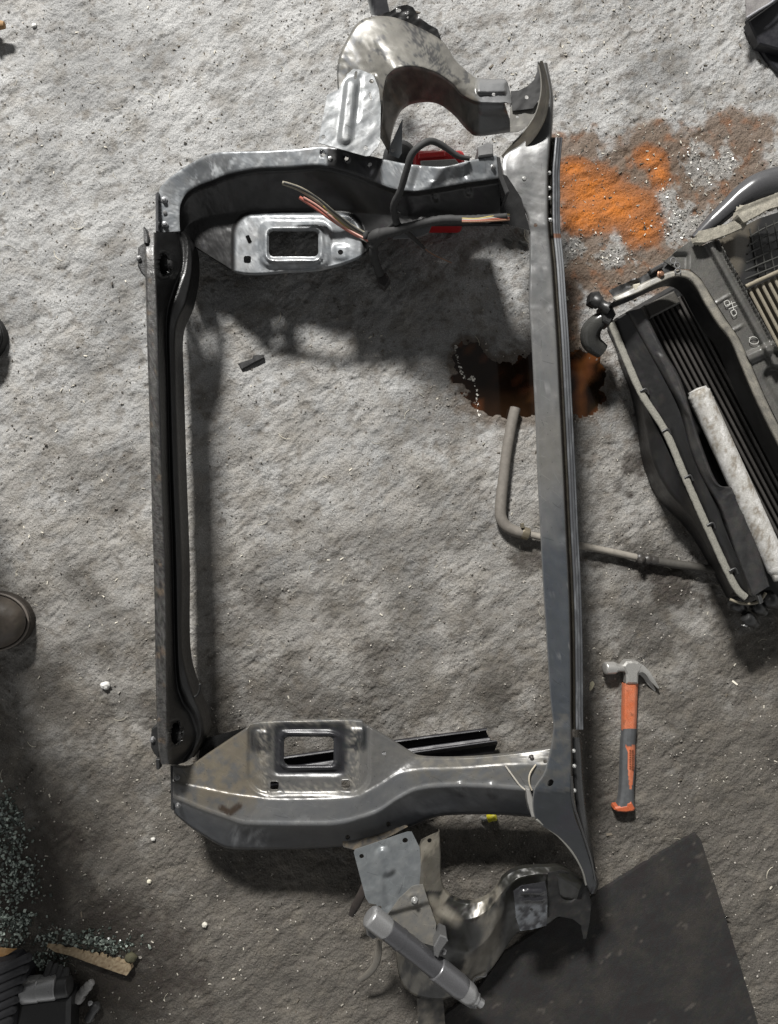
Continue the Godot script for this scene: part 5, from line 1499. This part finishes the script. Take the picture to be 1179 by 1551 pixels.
func edge_items() -> void:
	# the photographer: two boot toes show, the rest stands beyond the edge and shades the floor
	var who := thing("person", "person standing beyond the left edge, only a brown and a black boot toe showing", "person", -160, 760)
	person_body(who)
	boot(who, 0.0, 0.0, Color(0.075, 0.062, 0.05), Color(0.12, 0.1, 0.08), Color(0.2, 0.175, 0.15), "brown leather boot with a raised welt")
	boot(who, -42.0, -434.0, Color(0.014, 0.014, 0.016), Color(0.03, 0.028, 0.027), Color(0.02, 0.02, 0.022), "black boot")
	# tan handle end
	var h := thing("wooden_rod", "tan rounded wooden rod end at the upper left edge", "rod", -20, 38)
	tube("shaft", [-130, 44, 30, -60, 41, 32, -14, 39, 33, -1, 38, 33, 7, 38, 33], [14.0, 16.0, 18.0, 17.0, 7.0], h, M.wood, Color(0.34, 0.2, 0.09), 40, 16)
	tube("ferrule", [-16, 39, 33, -11, 39, 33], [19.0, 19.0], h, M.alloy, Color(0.3, 0.27, 0.2), 6, 16)
	# black plastic tray, top right
	var r := thing("black_tray", "black plastic tray with dusty rim in the upper right corner", "tray", 1190, 30)
	prism("tray_floor", pts2([1131, 30, 1145, 64, 1162, 90, 1190, 118, 1290, 118, 1290, -60, 1170, -60]), 3, 12, r, M.plastic, Color(0.014, 0.015, 0.019), 3.0)
	var rimg := field(pts2([1129, -40, 1131, 26, 1134, 29, 1172, 2, 1210, -40]), 4.0, func(x: float, y: float) -> float: return 66.0 + 0.1 * (y - x + 1100.0))
	sheet("dusty_rim", rimg, r, M.plastic, 3.0, func(x: float, y: float) -> Color: return dust(x, y, Color(0.16, 0.15, 0.15), Color(0.3, 0.29, 0.28), -0.3, 0.4, 0.05))
	tube("rim_edge", [1131, 27, 66, 1150, 15, 66, 1172, 1, 66, 1200, -28, 66], 2.4, r, M.plastic, Color(0.34, 0.34, 0.36), 20, 8)
	prism("inner_wall", pts2([1134, 31, 1173, 3, 1212, -36, 1290, -36, 1290, 60, 1200, 80, 1150, 66]), 10, 34, r, M.plastic, Color(0.012, 0.013, 0.017), 3.0)
	pebble("pebble", "pale pebble beside the black tray in the upper right corner", "pebble", 1141, 47, 8.0, Color(0.4, 0.4, 0.4))
	# engine parts at the lower left
	var e := thing("steering_bellows", "black ribbed rubber bellows on a silver housing at the lower left corner", "bellows", 30, 1510)
	for k in 7:
		var f := k / 6.0
		turned("rib", P(lerpf(22, -6, f) - 26, lerpf(1466, 1560, f) + 6, 60), P(lerpf(22, -6, f) + 26, lerpf(1466, 1560, f) - 18, 66), [0.0, 4.0, 0.06, 9.0, 0.94, 9.0, 1.0, 4.0], e, M.rubber, Color(0.03, 0.03, 0.033), 12, 1.0)
	prism("bellows_core", pts2([-40, 1470, 20, 1456, 40, 1480, 30, 1560, -40, 1580]), 4, 50, e, M.rubber, Color(0.015, 0.015, 0.016), 8.0)
	turned("housing", P(36, 1500, 42), P(62, 1497, 42), [0.0, 18.0, 0.05, 26.0, 0.9, 26.0, 1.0, 24.0], e, M.alloy, Color(0.5, 0.5, 0.5), 22)
	turned("housing", P(62, 1497, 42), P(88, 1494, 42), [0.0, 24.0, 0.06, 25.0, 0.9, 25.0, 1.0, 22.0], e, M.alloy, Color(0.46, 0.46, 0.46), 22)
	turned("housing_collar", P(86, 1496, 40), P(106, 1492, 40), [0.0, 20.0, 0.1, 22.0, 0.9, 22.0, 1.0, 18.0], e, M.plastic, Color(0.05, 0.05, 0.05), 20)
	for k in 4:
		turned("boot_rib", P(70 + k * 9.0, 1484, 40), P(78 + k * 8.0, 1456 + k * 3.0, 26), [0.0, 7.0, 0.2, 9.0, 0.8, 7.0, 1.0, 4.0], e, M.rubber, Color(0.04, 0.04, 0.04), 10)
	prism("lower_body", pts2([28, 1519, 84, 1512, 106, 1512, 104, 1600, 20, 1600]), 4, 56, e, M.plastic, Color(0.022, 0.022, 0.023), 8.0)
	var v := thing("hose_coupling", "small ridged grey coupling with black plug at the lower left", "coupling", 128, 1505)
	turned("coupling_body", P(141, 1486, 16), P(116, 1514, 16), [0.0, 5.0, 0.06, 7.5, 0.2, 7.5, 0.24, 10.0, 0.34, 10.0, 0.36, 8.8, 0.46, 8.8, 0.48, 10.5, 0.58, 10.5, 0.6, 9.2, 0.72, 9.2, 0.76, 13.5, 0.96, 13.5, 1.0, 11.0], v, M.plastic, Color(0.4, 0.39, 0.38), 20)
	turned("plug", P(148, 1520, 14), P(133, 1546, 14), [0.0, 6.0, 0.1, 10.0, 0.35, 10.0, 0.4, 8.0, 0.9, 9.0, 1.0, 7.0], v, M.plastic, Color(0.1, 0.1, 0.1), 12)
	bolt(137, 1519, 22, 3.5, v, Color(0.55, 0.55, 0.55), "end_pin")
	# splintered strip of wood
	var wd := thing("wood_strip", "splintered pale strip of chipboard lying in the broken glass", "wood strip", 135, 1453)
	var wg := field(pts2([71, 1434, 84, 1434, 112, 1441, 150, 1447, 198, 1461, 199, 1468, 192, 1478, 165, 1469, 134, 1458, 108, 1448, 84, 1442]), 2.5, func(_x: float, _y: float) -> float: return 17.0)
	sheet("strip", wg, wd, M.wood, 10.0, func(x: float, y: float) -> Color: return dust(x, y, Color(0.62, 0.5, 0.33), Color(0.2, 0.12, 0.06), -0.2, 0.4, 0.16), func(x: float, y: float) -> float: return 1.5 * nz(x, y, 0.15))
	var lf := thing("tan_scrap", "curled tan scrap at the left edge above the bellows", "scrap", 5, 1442)
	sheet("scrap", field(pts2([-20, 1440, 0, 1436, 20, 1438, 26, 1437, 12, 1446, -4, 1452, -20, 1456]), 3.0, func(x: float, y: float) -> float: return 16.0 + 6.0 * sin(x * 0.1) + 0.2 * (1446 - y)), lf, M.leather, 2.0, func(x: float, y: float) -> Color: return dust(x, y, Color(0.4, 0.22, 0.08), Color(0.5, 0.32, 0.16), -0.3, 0.4, 0.1))
	# loose bits one can point to
	var fr := thing("black_fragment", "black plastic strip fragment on the floor inside the frame", "fragment", 380, 547)
	prism("fragment", pts2([361, 550, 382, 543, 384, 538, 399, 537, 400, 542, 386, 549, 366, 560]), 1, 8, fr, M.plastic, Color(0.02, 0.02, 0.02), 1.5)
	pebble("pebble", "white pebble lying left of the black crossmember's lower end", "pebble", 162, 1037, 10.0, Color(0.62, 0.61, 0.58))
	pebble("pebble", "off-white pebble below the grey lower rail", "pebble", 311, 1399, 6.5, Color(0.5, 0.48, 0.42))
	pebble("pebble", "cream pebble between the wood strip and the lower rail", "pebble", 227, 1334, 5.0, Color(0.55, 0.52, 0.42))
	pebble("pebble", "pale pebble left of the lower rail's outer corner", "pebble", 233, 1270, 5.0, Color(0.45, 0.44, 0.41))
	pebble("pebble", "mossy dark lump at the end of the wood strip", "lump", 201, 1447, 13.0, Color(0.09, 0.085, 0.05))
	pebble("pebble", "small white pebble near the tan wooden rod end", "pebble", 53, 40, 5.0, Color(0.6, 0.6, 0.58))
	var lfy := thing("dry_leaf", "small cream dry leaf scrap left of the hammer head", "leaf", 897, 1038)
	sheet("blade", field(pts2([893, 1044, 894, 1034, 898, 1031, 901, 1036, 898, 1043, 894, 1047]), 2.0, func(x: float, y: float) -> float: return 6.0 + 0.4 * (x - 893)), lfy, M.wood, 0.6, func(_x: float, _y: float) -> Color: return Color(0.5, 0.46, 0.33))
	var cl := thing("black_clip_scrap", "two small dark clips on the floor left of the tie bar", "clip", 780, 366)
	for q in [[770, 364], [793, 368]]:
		turned("clip", P(q[0] - 7, q[1] - 3, 7), P(q[0] + 6, q[1] + 4, 6), [0.0, 2.0, 0.1, 5.0, 0.5, 4.0, 0.6, 6.5, 1.0, 4.0], cl, M.plastic, Color(0.035, 0.033, 0.03), 10)

func pebble(nm: String, label: String, cat: String, x: float, y: float, r: float, col: Color) -> void:
	var t := thing(nm, label, cat, x, y)
	var sm := SphereMesh.new()
	sm.radius = 1.0
	sm.height = 2.0
	sm.radial_segments = 14
	sm.rings = 8
	var a := sm.get_mesh_arrays()
	var v: PackedVector3Array = a[Mesh.ARRAY_VERTEX]
	var c := PackedColorArray()
	for k in v.size():
		var q := v[k]
		var k2 := 1.0 + 0.45 * n_mid.get_noise_3d(q.x * 1.1 + x, q.y * 1.1, q.z * 1.1 + y)
		v[k] = Vector3(q.x, q.y * 0.75, q.z * 0.85) * k2 * r * 0.001 + Vector3(0, r * 0.0007, 0)
		c.append(col * (1.0 + 0.4 * n_mid.get_noise_3d(q.x * 2.0, q.y * 2.0 + x, q.z * 2.0)))
	var st := SurfaceTool.new()
	a[Mesh.ARRAY_VERTEX] = v
	a[Mesh.ARRAY_COLOR] = c
	var am := ArrayMesh.new()
	am.add_surface_from_arrays(Mesh.PRIMITIVE_TRIANGLES, a)
	st.create_from(am, 0)
	st.generate_normals()
	put("stone", st.commit(), M.chip, t)

# ------------------------------------------------------------------ litter that nobody could count

func shard_mesh(w: float, h: float, l: float, sd: int) -> ArrayMesh:
	var r := RandomNumberGenerator.new()
	r.seed = sd
	var st := SurfaceTool.new()
	st.begin(Mesh.PRIMITIVE_TRIANGLES)
	st.set_smooth_group(-1)
	var q := []
	for y in 2:
		for k in 4:
			var sx := 1.0 if k == 1 or k == 2 else -1.0
			var sz := 1.0 if k >= 2 else -1.0
			q.append(Vector3(sx * w * r.randf_range(0.3, 0.6), (y - 0.5) * h * r.randf_range(0.7, 1.2), sz * l * r.randf_range(0.3, 0.6)))
	for f in [[4, 5, 6, 7], [3, 2, 1, 0], [0, 1, 5, 4], [1, 2, 6, 5], [2, 3, 7, 6], [3, 0, 4, 7]]:
		for k in [[0, 1, 2], [0, 2, 3]]:
			for j in k:
				st.add_vertex(q[f[j]])
	st.generate_normals()
	return st.commit()

func scatter(nm: String, label: String, cat: String, mesh: Mesh, m: Material, places: Array) -> void:
	var mm := MultiMesh.new()
	mm.transform_format = MultiMesh.TRANSFORM_3D
	mm.use_colors = true
	mm.mesh = mesh
	mm.instance_count = places.size()
	for k in places.size():
		mm.set_instance_transform(k, places[k][0])
		mm.set_instance_color(k, places[k][1])
	var o := MultiMeshInstance3D.new()
	o.name = numbered(nm)
	o.multimesh = mm
	o.material_override = m
	add_child(o)
	o.set_meta("kind", "stuff")
	tag(o, label, cat)

func laid(x: float, y: float, size: float, lift: float, lean: float) -> Transform3D:
	var b := Basis.from_euler(Vector3(rng.randf_range(-lean, lean), rng.randf_range(0, TAU), rng.randf_range(-lean, lean))).scaled(Vector3.ONE * size)
	return Transform3D(b, Vector3((x - CX) / UNIT, (floor_height(x, y) + lift) * 0.001, (y - CY) / UNIT))

func litter() -> void:
	# broken safety glass, lower left
	var gl := []
	while gl.size() < 1700:
		var x := rng.randf_range(-60, 240)
		var y := rng.randf_range(1170, 1500)
		var k := blob(x, y, GLASSY) + 0.35 * n_warp.get_noise_2d(x * 0.02, y * 0.02)
		if rng.randf() < pow(sstep(0.15, 1.05, k), 1.9):
			var w := rng.randf_range(0.2, 0.75)
			gl.append([laid(x, y, rng.randf_range(0.35, 1.35), 1.2 + rng.randf() * 1.5 * k, 0.7), Color(0.56, 0.64, 0.57) * pow(w, 4.0) * 2.9 + Color(0.035, 0.045, 0.038)])
	scatter("broken_glass", "heap of greenish broken safety glass at the lower left edge", "broken glass", shard_mesh(0.0058, 0.0022, 0.0042, 2), M.shard, gl)
	# pale splinters and grit all over the floor, thicker at the top right
	var ch := []
	while ch.size() < 2100:
		var x := rng.randf_range(-60, 1240)
		var y := rng.randf_range(-60, 1610)
		var k := 0.10 + 0.5 * sstep(500, 0, y) * sstep(500, 900, x) + 0.45 * blob(x, y, RUST_WIDE) + 0.5 * blob(x, y, GLASSY) + 0.2 * sstep(0.1, 0.5, n_warp.get_noise_2d(x * 0.008, y * 0.008))
		if blob(x, y, PUDDLE) > 0.3:
			continue
		if rng.randf() < k:
			var pale := rng.randf()
			var c := Color(0.5, 0.47, 0.4) * rng.randf_range(0.45, 1.2)
			if pale < 0.45:
				c = Color(0.1, 0.085, 0.065) * rng.randf_range(0.4, 1.4)
			ch.append([laid(x, y, (0.25 + 0.75 * pow(rng.randf(), 2.0)) * (1.7 if rng.randf() < 0.05 else 1.0), 0.7, 0.4), c])
	scatter("wood_chips", "pale splinters and chips scattered over the whole floor", "chips", shard_mesh(0.0026, 0.002, 0.0075, 5), M.chip, ch)
	var gr := []
	while gr.size() < 7000:
		var x := rng.randf_range(-60, 1240)
		var y := rng.randf_range(-60, 1610)
		if blob(x, y, PUDDLE) > 0.3:
			continue
		if rng.randf() < 0.25 + 0.6 * sstep(-0.2, 0.4, n_warp.get_noise_2d(x * 0.01 + 9.0, y * 0.01)):
			var g := rng.randf()
			gr.append([laid(x, y, rng.randf_range(0.3, 1.0) * (1.8 if rng.randf() < 0.03 else 1.0), 0.6, 1.2), (Color(0.3, 0.28, 0.25) if g < 0.6 else Color(0.13, 0.115, 0.1)) * rng.randf_range(0.5, 1.3)])
	scatter("floor_grit", "fine grey and dark grit strewn over the whole floor", "grit", shard_mesh(0.0034, 0.0025, 0.0032, 9), M.chip, gr)
	# white flecks standing in for wet highlights along the puddle's left shore
	var fm := []
	var shore := pts3([688, 522, 0, 694, 545, 0, 699, 562, 0, 708, 574, 0, 717, 572, 0, 722, 595, 0, 723, 612, 0, 727, 628, 0])
	for k in 70:
		var q := at_curve(shore, rng.randf()) + Vector3(rng.randfn() * 1.2, rng.randfn() * 1.5, 0)
		var tr := laid(q.x, q.y, 0.2 + 1.3 * pow(rng.randf(), 3.0), 0.0, 0.5)
		tr.origin.y = rng.randf_range(0.0, 0.0015)
		fm.append([tr, Color(0.7, 0.68, 0.62) * rng.randf_range(0.5, 1.0)])
	scatter("shore_glints", "white flecks standing in for wet highlights along the left shore of the dark puddle", "painted_glints", shard_mesh(0.003, 0.0015, 0.0055, 15), M.shard, fm)
	# a few bent straws
	var sp := PackedVector3Array()
	var sr := PackedFloat32Array()
	for k in 9:
		var q := k / 8.0 - 0.5
		sp.append(Vector3(q * 0.03, 0.0008, 0.022 * q * q))
		sr.append(0.00055 - 0.0003 * absf(q))
	var fb := []
	while fb.size() < 170:
		var x := rng.randf_range(-40, 1220)
		var y := rng.randf_range(-40, 1590)
		if rng.randf() < 0.3 + 0.7 * sstep(600, 100, y):
			fb.append([laid(x, y, 0.35 + 0.8 * pow(rng.randf(), 2.0), 1.0, 0.12), Color(0.62, 0.58, 0.47) * rng.randf_range(0.35, 1.1)])
	scatter("straws", "thin pale bent straws strewn over the floor", "straws", tube_mesh(sp, sr, 5, Color.WHITE), M.chip, fb)
	# glinting crumbs in the rust stain
	var cr := []
	while cr.size() < 800:
		var x := rng.randf_range(840, 1180)
		var y := rng.randf_range(190, 430)
		if rng.randf() < sstep(0.4, 0.8, blob(x, y, CRYSTAL) + 0.3 * n_warp.get_noise_2d(x * 0.05, y * 0.05)):
			cr.append([laid(x, y, pow(rng.randf(), 2.0) * 0.9 + 0.25, 0.6, 0.8), Color(0.55, 0.54, 0.5) * (0.25 + 1.1 * pow(rng.randf(), 2.0))])
	scatter("white_crumbs", "glinting white crumbs lying in the rust stain", "crumbs", shard_mesh(0.003, 0.002, 0.006, 12), M.shard, cr)

# ------------------------------------------------------------------ a clothed body as one smooth surface

func person_body(t: Node3D) -> void:
	var o := origin_of(t)
	var at := func(x: float, h: float, z: float) -> Vector3: return Vector3(x, h, z) - o
	var bones := []
	# boot-ankle, knee, hip for both legs, then trunk, arms reaching to the camera, neck and head
	for s in [[0.235, 0.15, 0.03, -1.0], [-0.385, -0.3, -0.17, -1.04]]:
		bones.append([at.call(s[3], 0.10, s[0]), at.call(s[3] + 0.1, 0.5, s[1]), 0.062, 0.072])
		bones.append([at.call(s[3] + 0.1, 0.5, s[1]), at.call(-0.86, 0.9, s[2]), 0.078, 0.105])
	bones.append([at.call(-0.86, 0.92, -0.13), at.call(-0.86, 0.92, -0.01), 0.13, 0.13])
	bones.append([at.call(-0.86, 0.95, -0.07), at.call(-0.7, 1.36, -0.07), 0.14, 0.15])
	bones.append([at.call(-0.69, 1.4, -0.22), at.call(-0.69, 1.4, 0.08), 0.075, 0.075])
	for s in [[-0.24, -0.06], [0.1, 0.06]]:
		bones.append([at.call(-0.68, 1.39, s[0]), at.call(-0.46, 1.38, s[0] * 0.9), 0.062, 0.05])
		bones.append([at.call(-0.46, 1.38, s[0] * 0.9), at.call(-0.26, 1.58, s[1]), 0.048, 0.036])
		bones.append([at.call(-0.26, 1.58, s[1]), at.call(-0.17, 1.66, s[1] * 0.8), 0.036, 0.03])
	bones.append([at.call(-0.68, 1.4, -0.07), at.call(-0.6, 1.54, -0.07), 0.062, 0.058])
	bones.append([at.call(-0.57, 1.6, -0.07), at.call(-0.55, 1.68, -0.07), 0.088, 0.096])
	var col := func(p: Vector3) -> Color:
		var h := p.y + o.y
		if h < 0.95:
			return Color(0.05, 0.055, 0.075)
		if h > 1.5 and p.x + o.x < -0.4 or p.x + o.x > -0.28:
			return Color(0.42, 0.27, 0.19)
		return Color(0.07, 0.07, 0.075)
	var mi := put("clothed_body", skin(bones, 0.026, 0.035, col), M.leather, t)
	mi.set_meta("label", "dark trousers and jacket")

func skin(bones: Array, cell: float, k: float, col: Callable) -> ArrayMesh:
	var lo := Vector3(1e9, 1e9, 1e9)
	var hi := -lo
	for b in bones:
		var r := maxf(b[2], b[3]) + cell * 2.5
		for e in 2:
			lo = lo.min(b[e] - Vector3.ONE * r)
			hi = hi.max(b[e] + Vector3.ONE * r)
	var n := Vector3i(((hi - lo) / cell).ceil()) + Vector3i.ONE
	var f := PackedFloat32Array()
	f.resize(n.x * n.y * n.z)
	f.fill(0.2)
	for b in bones:
		var a: Vector3 = b[0]
		var d: Vector3 = b[1] - a
		var dd := maxf(d.length_squared(), 1e-9)
		var r := maxf(b[2], b[3]) + 0.1
		var i0 := Vector3i(((a.min(b[1]) - Vector3.ONE * r - lo) / cell).floor()).clamp(Vector3i.ZERO, n - Vector3i.ONE)
		var i1 := Vector3i(((a.max(b[1]) + Vector3.ONE * r - lo) / cell).ceil()).clamp(Vector3i.ZERO, n - Vector3i.ONE)
		for z in range(i0.z, i1.z + 1):
			for y in range(i0.y, i1.y + 1):
				for x in range(i0.x, i1.x + 1):
					var p := lo + Vector3(x, y, z) * cell
					var t := clampf((p - a).dot(d) / dd, 0, 1)
					var v: float = p.distance_to(a + d * t) - lerpf(b[2], b[3], t)
					var i := (z * n.y + y) * n.x + x
					var h := clampf(0.5 + 0.5 * (f[i] - v) / k, 0, 1)
					f[i] = lerpf(f[i], v, h) - k * h * (1.0 - h)
	var id := {}
	var pts := PackedVector3Array()
	var st := SurfaceTool.new()
	st.begin(Mesh.PRIMITIVE_TRIANGLES)
	st.set_smooth_group(0)
	var step := [1, n.x, n.x * n.y]
	for z in n.z - 1:
		for y in n.y - 1:
			for x in n.x - 1:
				var i := (z * n.y + y) * n.x + x
				var sum := Vector3.ZERO
				var cnt := 0
				for e in 12:
					var ax := e / 4
					var c := Vector3i.ZERO
					c[(ax + 1) % 3] = e % 2
					c[(ax + 2) % 3] = (e / 2) % 2
					var v0 := f[i + c.x + c.y * n.x + c.z * step[2]]
					var v1 := f[i + c.x + c.y * n.x + c.z * step[2] + step[ax]]
					if (v0 < 0) != (v1 < 0):
						var q := Vector3(c)
						q[ax] += v0 / (v0 - v1)
						sum += q
						cnt += 1
				if cnt:
					id[i] = pts.size()
					var p := lo + (Vector3(x, y, z) + sum / cnt) * cell
					pts.append(p)
					st.set_color(col.call(p))
					st.add_vertex(p)
	for i: int in id:
		var at := Vector3i(i % n.x, (i / n.x) % n.y, i / (n.x * n.y))
		for ax in 3:
			var b: int = step[(ax + 1) % 3]
			var c: int = step[(ax + 2) % 3]
			if at[(ax + 1) % 3] == 0 or at[(ax + 2) % 3] == 0:
				continue
			var v0 := f[i]
			var v1 := f[i + step[ax]]
			if (v0 < 0) == (v1 < 0):
				continue
			var q := [id[i], id[i - b], id[i - b - c], id[i - c]]
			if v0 < 0:
				q.reverse()
			for j in [0, 1, 2, 0, 2, 3]:
				st.add_index(q[j])
	st.generate_normals()
	return st.commit()

func boot(who: Node3D, dx: float, dy: float, c0: Color, c1: Color, cw: Color, label: String) -> void:
	var b := Node3D.new()
	b.name = "boot"
	b.set_meta("label", label)
	who.add_child(b, true)
	var out := PackedVector2Array()
	for k in 25:
		var a := -PI / 2 + PI * k / 24
		out.append(Vector2(-16 + 62 * pow(absf(cos(a)), 0.9) + dx, 942 + 46 * sin(a) + dy))
	for q in pts2([-90, 984, -190, 974, -230, 950, -230, 925, -190, 906, -90, 898]):
		out.append(q + Vector2(dx, dy))
	var inner := PackedVector2Array()
	for q in out:
		inner.append(Vector2(-40 + dx + (q.x + 40 - dx) * 0.93 - 0.5, 942 + dy + (q.y - 942 - dy) * 0.9))
	prism("sole", out, 2, 26, b, M.rubber, Color(0.045, 0.036, 0.03) if dx == 0 else Color(0.012, 0.012, 0.012), 4.0)
	var dome := func(x: float, y: float) -> float:
		var u := clampf((x - dx + 16.0) / 57.0, 0.0, 1.0)
		var v := absf(y - dy - 942.0) / 41.0
		var k := clampf(1.0 - pow(u, 2.2) - pow(v, 2.4), 0.0, 1.0)
		return 26.0 + 52.0 * pow(k, 0.5) + 1.2 * nz(x, y, 0.06) + clampf((-60.0 - x + dx) * 0.5, 0.0, 70.0) * (1.0 - 0.8 * minf(v, 1.0))
	sheet("upper", field(inner, 3.0, dome), b, M.leather, 2.5, func(x: float, y: float) -> Color: return dust(x, y, c0, c1, -0.3, 0.5, 0.05), null, 0.4)
	for e in 2:
		var cap := []
		for k in 13:
			var v := -0.86 + 1.72 * k / 12.0
			var px := dx - 14.0 - e * 5.0 - 16.0 * v * v
			var py := dy + 942.0 + 41.0 * v
			cap.append_array([px, py, dome.call(px, py) + 0.3])
		tube("toe_seam", cap, 0.9, b, M.leather, c0 * 0.5, 30, 6)
	var w := []
	for k in 25:
		var q: Vector2 = out[k]
		w.append_array([-40 + dx + (q.x + 40 - dx) * 0.965, 942 + dy + (q.y - 942 - dy) * 0.95, 27.0])
	tube("welt", w, 2.6, b, M.leather, cw, 60, 8)
